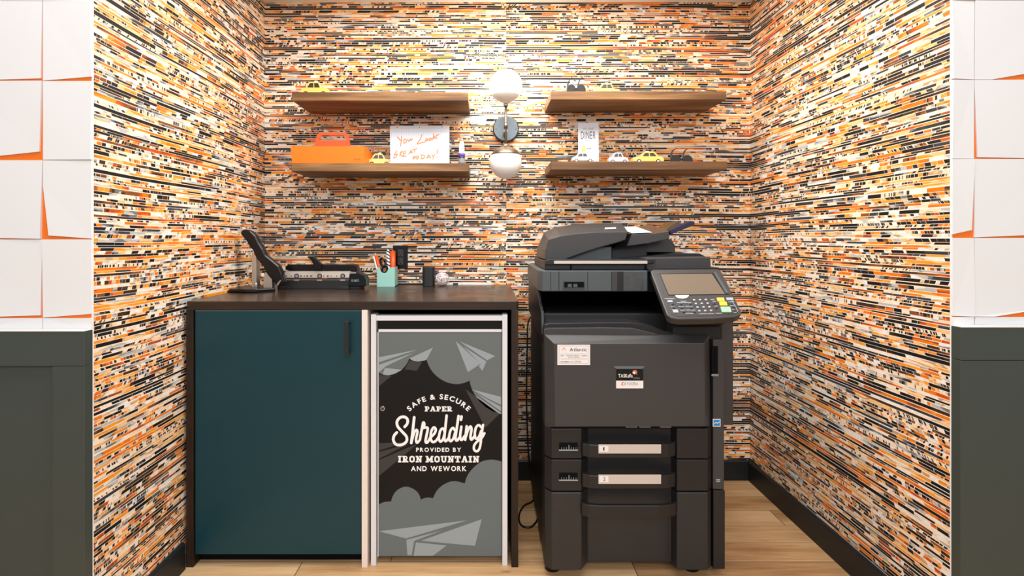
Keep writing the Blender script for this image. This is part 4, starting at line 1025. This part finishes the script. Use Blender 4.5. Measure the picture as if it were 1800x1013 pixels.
for m, n in bands:
    for i in range(n):
        mb = MB()
        ax = Vector((random.gauss(0, 1), random.gauss(0, 1), random.gauss(0, 1))).normalized(); a = ax.orthogonal().normalized(); b = ax.cross(a)
        r2 = rr + random.uniform(-0.0006, 0.0008)
        pts = [rc_ + (a * math.cos(t) + b * math.sin(t)) * r2 for t in [2 * math.pi * k / 28 for k in range(29)]]
        mb.tube(pts, 0.0013, None, 6); mb.build('rubber_band', m, rb)
# outlet
ol = thing('wall_outlet', (X(704, D), D, Z(452, D)), 'black duplex wall outlet above the counter', 'outlet')
MB().box(X(691, D), X(717, D), D - 0.007, D, Z(472.5, D), Z(431.5, D)).build('cover_plate', M_gloss, ol, 0.002)
for cy in (445, 459.5):
    rcp = MB(); rcp.box(X(699.5, D), X(709.5, D), D - 0.0095, D - 0.006, Z(cy + 6.2, D), Z(cy - 6.2, D)); rp = rcp.build('receptacle', M_print, ol, 0.002)
    sl_ = MB()
    for a in (702.3, 706.7): sl_.box(X(a - 0.5, D), X(a + 0.5, D), D - 0.0098, D - 0.009, Z(cy + 0.5, D), Z(cy - 3.5, D))
    sl_.box(X(703.6, D), X(705.4, D), D - 0.0098, D - 0.009, Z(cy + 4.4, D), Z(cy + 2.2, D)); sl_.build('slot', M_void, rp)

# ================================================================== SHELF ITEMS
# orange caddy
YO = 2.365
cd = thing('desk_caddy', (X(578, YO), YO + 0.07, zLL), 'orange plastic caddy with carrying handle on the lower left shelf', 'caddy')
ow = MB(); th_ = 0.003
fx0, fx1 = X(511.5, YO), X(641, YO); fz = Z(257.5, YO)
bxp = [P(511, 257.5, YO), P(641, 257.5, YO)]
bo = MB(); zb = zLL
ow_t = [(fx0, YO - 0.002), (fx1, YO - 0.002), (fx1 + 0.004, YO + 0.014), (fx1 + 0.004, YO + 0.135), (fx0, YO + 0.15)]
topr = [Vector((fx0 - 0.002, YO - 0.003, fz)), Vector((fx1, YO - 0.003, fz)), Vector((X(653.5, YO + 0.13) , YO + 0.10, fz - 0.004)), Vector((X(653.5, YO + 0.13), YO + 0.150, fz - 0.004)), Vector((fx0 - 0.002, YO + 0.155, fz))]
botr = [Vector((fx0 + 0.004, YO + 0.004, zb)), Vector((fx1 - 0.004, YO + 0.004, zb)), Vector((X(651, YO + 0.12), YO + 0.095, zb)), Vector((X(651, YO + 0.12), YO + 0.145, zb)), Vector((fx0 + 0.004, YO + 0.148, zb))]
vb_ = [bo.bm.verts.new(p) for p in botr]; vt_ = [bo.bm.verts.new(p) for p in topr]
for i in range(5): bo.face([vb_[i], vb_[(i + 1) % 5], vt_[(i + 1) % 5], vt_[i]])
bo.face(vb_[::-1])
ob = bo.build('tub', M_caddy, cd); so_ = ob.modifiers.new('wall', 'SOLIDIFY'); so_.thickness = 0.003; so_.offset = -1
YO2 = YO + 0.075
hn = MB(); s_ = YO2 / F
outer = [(551, 263), (557, 237), (560, 234.5), (564, 233.6), (606, 233.6), (610, 234.5), (612.5, 237), (617, 263)]
inner = [(560.5, 247), (563.5, 239.5), (566, 238), (604, 238), (606.5, 239.5), (608.5, 247)]
fo = [P(a, b, YO2) for a, b in outer]; fi = [P(a, b, YO2) for a, b in inner]
def strip(y):
    vo = [hn.bm.verts.new((p.x, y, p.z)) for p in fo]; vi = [hn.bm.verts.new((p.x, y, p.z)) for p in fi]; return vo, vi
a_, b_v = strip(YO2), strip(YO2 + 0.006)
pairs = [(0, 0), (1, 1), (2, 2), (3, 2), (4, 3), (5, 3), (6, 4), (7, 5)]
for (vo, vi) in (a_, b_v):
    for (i0, j0), (i1, j1) in zip(pairs, pairs[1:]):
        fs_ = [vo[i0], vo[i1], vi[j1]] + ([vi[j0]] if j0 != j1 else []); hn.face(fs_)
    hn.face([vo[0], vi[0], vi[5], vo[7]])
for i in range(8): hn.face([a_[0][i], a_[0][(i + 1) % 8], b_v[0][(i + 1) % 8], b_v[0][i]])
for i in range(6): hn.face([a_[1][i], a_[1][(i + 1) % 6], b_v[1][(i + 1) % 6], b_v[1][i]])
hn.box(fo[0].x, fo[7].x, YO2, YO2 + 0.006, zLL + 0.004, fo[0].z)
hn.build('carry_handle', mat('deep_orange_plastic', srgb(240, 84, 16), 0.4), cd)
tl = MB(); px_letters(tl, 'vitra.', 622, 634, 281, 278.2, M_ink, 0.01, 0.14, lambda a, b: P(a, b, YO - 0.0042) + Vector((0, 0.0035 * (b - 257.5) / 29, 0))); tl.build('lettering', M_ink, ob)
# note pad
YQ = 2.40
nt2 = MB(); lean = Vector((0, 0.035, 0))
def fpad(off):
    z0 = Z(287, YSH); 
    def f(a, b):
        t = (289 - b) / 68.0; Yp = YQ + 0.02 + 0.045 * t
        return P(a, b, Yp) + Vector((0, -off, 0))
    return f
fp = fpad(0.0); ft = fpad(0.003)
C4 = [(686.3, 291.2), (790, 291.2), (790, 221.5), (685.6, 221.8)]
nt2.loft([ft(*p) for p in C4], [fp(*p) + Vector((0, 0.002, 0)) for p in C4])
mnz = min(v.co.z for v in nt2.bm.verts)
for v in nt2.bm.verts:
    if v.co.z < zLL + 0.004: v.co.z = zLL
note = nt2.build('note_pad', M_paperw); tag(note, 'white ruled paper pad with orange handwriting leaning on the lower left shelf', 'note pad')
def cN(p): return (660 + p[0] * 0.09444, 210 + p[1] * 0.09444)
fr2 = fpad(0.0034); rlm = MB()
for k in range(24):
    a = 688.5 + k * 4.3
    stroke(rlm, [(a, 232), (a, 286)], 0.5, fr2, M_rule, False, False)
stroke(rlm, [(686.6, 232), (789.6, 231.8)], 0.5, fr2, M_rule, False, False)
rlm.build('ruling', M_rule, note)
fh = fpad(0.0036)
for a in ((405, 152), (825, 148), (1242, 143)):
    c = cN(a); ph = MB(); ph.poly([fh(c[0] + 0.9 * math.cos(t), c[1] + 0.9 * math.sin(t)) for t in [2 * math.pi * k / 10 for k in range(10)]], M_ink); ph.build('punched_hole', M_ink, note)
hw = MB(); fw = fpad(0.004)
ws = [[(415, 330), (450, 375), (475, 400)], [(490, 320), (485, 400), (465, 500)], [(545, 370), (525, 410), (540, 445), (575, 420), (570, 380), (545, 370)], [(605, 370), (610, 405), (640, 400), (655, 365), (660, 395), (690, 365)],
      [(860, 290), (840, 370), (775, 460), (850, 440), (930, 420)], [(950, 360), (930, 390), (950, 405), (975, 380), (950, 360)], [(1015, 350), (995, 385), (1020, 395), (1045, 365), (1015, 350)], [(1085, 270), (1080, 330), (1065, 380)], [(1180, 280), (1090, 340), (1110, 350), (1150, 350)],
      [(405, 590), (360, 650), (345, 720), (385, 700), (410, 650), (375, 660)], [(470, 610), (455, 680)], [(470, 610), (510, 600), (465, 645), (510, 690)], [(570, 590), (530, 610), (525, 690), (575, 680)], [(530, 640), (570, 625)], [(625, 650), (660, 580), (690, 630)], [(635, 625), (690, 605)], [(690, 570), (770, 545)], [(730, 560), (735, 620)],
      [(720, 690), (705, 740), (740, 720)], [(700, 705), (760, 690)], [(790, 680), (765, 720), (785, 740), (805, 710), (790, 680)], [(860, 660), (855, 735)], [(850, 660), (910, 670), (915, 710), (855, 737)], [(955, 725), (990, 660), (1030, 725)], [(970, 705), (1015, 700)], [(1050, 665), (1080, 690)], [(1110, 650), (1085, 690), (1070, 740)], [(1148, 560), (1148, 640)], [(1146, 690), (1147, 694)]]
for s_ in ws: stroke(hw, [cN(p) for p in s_], 1.7, fw, M_marker)
hw.build('handwriting', M_marker, note)['label'] = 'orange handwriting reading You Look GREAT toDAY!'
# small bottle
YBt = 2.44
bt_ = thing('glue_bottle', (X(811.5, YBt), YBt, zLL), 'small bottle with white cap and purple band on the shelf end', 'bottle')
bc = (X(811.5, YBt), YBt, zLL)
k = YBt / F
MB().lathe([(0, 0), (4.4 * k, 0), (5.6 * k, 2 * k), (5.8 * k, 14 * k), (5.2 * k, 17 * k), (0, 17.2 * k)], bc, None, 20).build('bottle_body', mat('dark_bottle_label', srgb(40, 43, 52), 0.3), bt_)
MB().lathe([(5.3 * k, 16.2 * k), (6.4 * k, 17.5 * k), (6.4 * k, 21.5 * k), (5 * k, 22.5 * k), (0, 22.6 * k)], bc, None, 20).build('collar', M_purple, bt_)
MB().lathe([(4.9 * k, 22.2 * k), (4.6 * k, 36 * k), (3.6 * k, 41 * k), (2.4 * k, 43.5 * k), (0, 44 * k)], bc, None, 20).build('cap', M_pwhite, bt_)
lb2 = MB(); lb2.cyl((bc[0], bc[1], zLL + 5 * k), (bc[0], bc[1], zLL + 13 * k), 5.9 * k, None, None, 20, False); lb2.build('bottle_label', M_greyink, bt_)
# diner card
YDc = 2.44
dcm = MB()
def fcard(off):
    def f(a, b): return P(a, b, YDc + 0.03 * (290 - b) / 75.0) + Vector((0, -off, 0))
    return f
Cq = [(1016.5, 290), (1052.5, 290), (1052, 215.5), (1016, 216.5)]
dcm.loft([fcard(0.0015)(*p) for p in Cq], [fcard(0)(*p) for p in Cq])
for v in dcm.bm.verts:
    if v.co.z < zLR + 0.01: v.co.z = zLR
card = dcm.build('diner_card', M_paperw); tag(card, 'white card lettered DINER standing on the lower right shelf', 'card')
cm = MB(); fc_ = fcard(0.0019)
def cD(p): return (1000 + p[0] * 0.08393, 205 + p[1] * 0.08391)
def diner(mb):
    px_letters(mb, 'DINER', 1021.2, 1046.6, 244.6, 231.4, M_ink, 0.0, 0.22, fc_)
    px_letters(mb, 'MAP', 1029.5, 1039, 247.9, 246.1, M_ink, 0.0, 0.5, fc_)
    for s_ in ([(300, 280), (310, 245), (325, 272), (335, 235)], [(345, 262), (358, 255), (345, 275), (365, 272)], [(370, 255), (378, 272), (385, 260)], [(410, 240), (425, 262), (440, 232)], [(425, 262), (412, 300)], [(450, 262), (462, 256), (458, 275), (448, 270)], [(470, 275), (474, 255), (486, 256)], [(495, 235), (493, 275)], [(508, 255), (496, 266), (508, 276)]):
        stroke(mb, [cD(p) for p in s_], 0.55, fc_, M_greyink)
diner(cm); cm.build('lettering', M_ink, card)
ci = MB()
for pl_, m in (([(285, 620), (330, 610), (345, 690), (315, 740), (285, 760), (275, 805), (260, 800), (268, 700)], M_yel), ([(370, 665), (470, 655), (465, 690), (372, 690)], M_greyink), ([(378, 690), (465, 690), (462, 830), (380, 830)], mat('print_pink', srgb(236, 226, 236), 0.6)), ([(520, 700), (548, 690), (552, 840), (520, 850), (508, 820)], M_rule)):
    ci.poly([fc_(*cD(p)) for p in pl_], m)
ci.build('picture', M_yel, card)

# toy cars
def toy_car(label, cx, cy_, Y, z, L, H, paint, flip=1, group='toy cars on the shelves', taxi=True):
    t = thing('toy_car', (cx, Y, z), label, 'toy car', group)
    w = L * 0.40
    pf = [(-0.5, 0.18), (-0.49, 0.42), (-0.46, 0.55), (-0.26, 0.60), (-0.16, 0.92), (-0.10, 1.0), (0.16, 1.0), (0.22, 0.94), (0.33, 0.62), (0.46, 0.56), (0.5, 0.42), (0.5, 0.18)]
    MB().prism_y([(cx + flip * a * L, z + b * H) for a, b in pf], Y - w / 2, Y + w / 2).build('body', paint, t, 0.002)
    wn = MB()
    for q_ in ([(-0.19, 0.62), (-0.12, 0.90), (0.01, 0.90), (0.01, 0.62)], [(0.04, 0.62), (0.04, 0.90), (0.16, 0.90), (0.26, 0.62)]):
        wn.prism_y([(cx + flip * a * L, z + b * H) for a, b in q_], Y - w / 2 - 0.0006, Y + w / 2 + 0.0006)
    wn.build('side_window', M_win, t)
    for a in (-0.31, 0.31):
        for sgn in (-1, 1):
            c = Vector((cx + a * L, Y + sgn * (w / 2 - 0.002), z + 0.19 * H)); wh = MB()
            wh.cyl(c, c + Vector((0, sgn * 0.0035, 0)), 0.19 * H, None, M_win, 16); wh.cyl(c + Vector((0, sgn * 0.0035, 0)), c + Vector((0, sgn * 0.0045, 0)), 0.10 * H, None, M_label, 12)
            wh.build('wheel', M_win, t)
    if taxi: MB().box(cx - 0.05 * L, cx + 0.05 * L, Y - 0.006, Y + 0.006, z + H * 0.99, z + H * 1.12).build('roof_light', M_label, t)
    return t
toy_car('yellow toy taxi on the upper left shelf', X(556, 2.46), 0, 2.46, zUL, 0.125, 0.070, M_taxi, -1)
toy_car('yellow toy taxi between orange caddy and white pad', X(668, 2.48), 0, 2.48, zLL, 0.105, 0.058, M_taxi, -1)
toy_car('yellow toy taxi on the lower right shelf beside dark glasses', X(1137, 2.44), 0, 2.44, zLR, 0.135, 0.052, M_taxi, 1)
toy_car('yellow toy taxi on the upper right shelf', X(1066, 2.46), 0, 2.46, zUR, 0.115, 0.060, M_taxi, -1)
toy_car('pale toy car in front of the white diner card', X(1024, 2.395), 0, 2.395, zLR, 0.095, 0.042, M_pale, -1, taxi=False)
toy_car('pale toy car right of the diner card', X(1086, 2.44), 0, 2.44, zLR, 0.085, 0.050, M_pale, -1, taxi=False)
# black party glasses standing on the shelf
def glasses(label, x0, x1, z, Y, hpx, k):
    s = Y / F; cx = (X(x0, Y) + X(x1, Y)) / 2; w = (x1 - x0) * s; h = hpx * s
    t = thing('dark_glasses', (cx, Y, z), label, 'glasses', 'black glasses on the right hand shelves')
    fr = MB()
    for sg in (-1, 1):
        c = cx + sg * w * 0.255
        pf = [(c - w * 0.245, z), (c + w * 0.245, z)] + [(c + w * 0.245 * math.cos(a), z + h * (0.25 + 0.75 * math.sin(a))) for a in [math.pi * i / 12 for i in range(13)]]
        fr.prism_y(pf, Y, Y + 0.004)
    fr.box(cx - w * 0.06, cx + w * 0.06, Y, Y + 0.004, z + h * 0.25, z + h * 0.55)
    fr.build('front', M_black, t, 0.001)
    for sg in (-1, 1):
        bx = cx - w * (0.44 if sg < 0 else -0.10)
        pts = smooth3([Vector((bx, Y + 0.004, z + h * 0.45)), Vector((bx + w * 0.02, Y + 0.012, z + h * 1.0)), Vector((bx + w * 0.12, Y + 0.022, z + h * 1.62)), Vector((bx + w * 0.27, Y + 0.03, z + h * 2.05 * k))])
        MB().tube(pts, 0.0046, None, 8, 0.35).build('temple', M_black, t)
glasses('black glasses with raised temples on the upper right shelf', 996, 1030, zUR, 2.37, 15, 1.0)
glasses('black glasses with raised temples on the lower right shelf', 1178, 1218, zLR, 2.37, 13, 0.95)
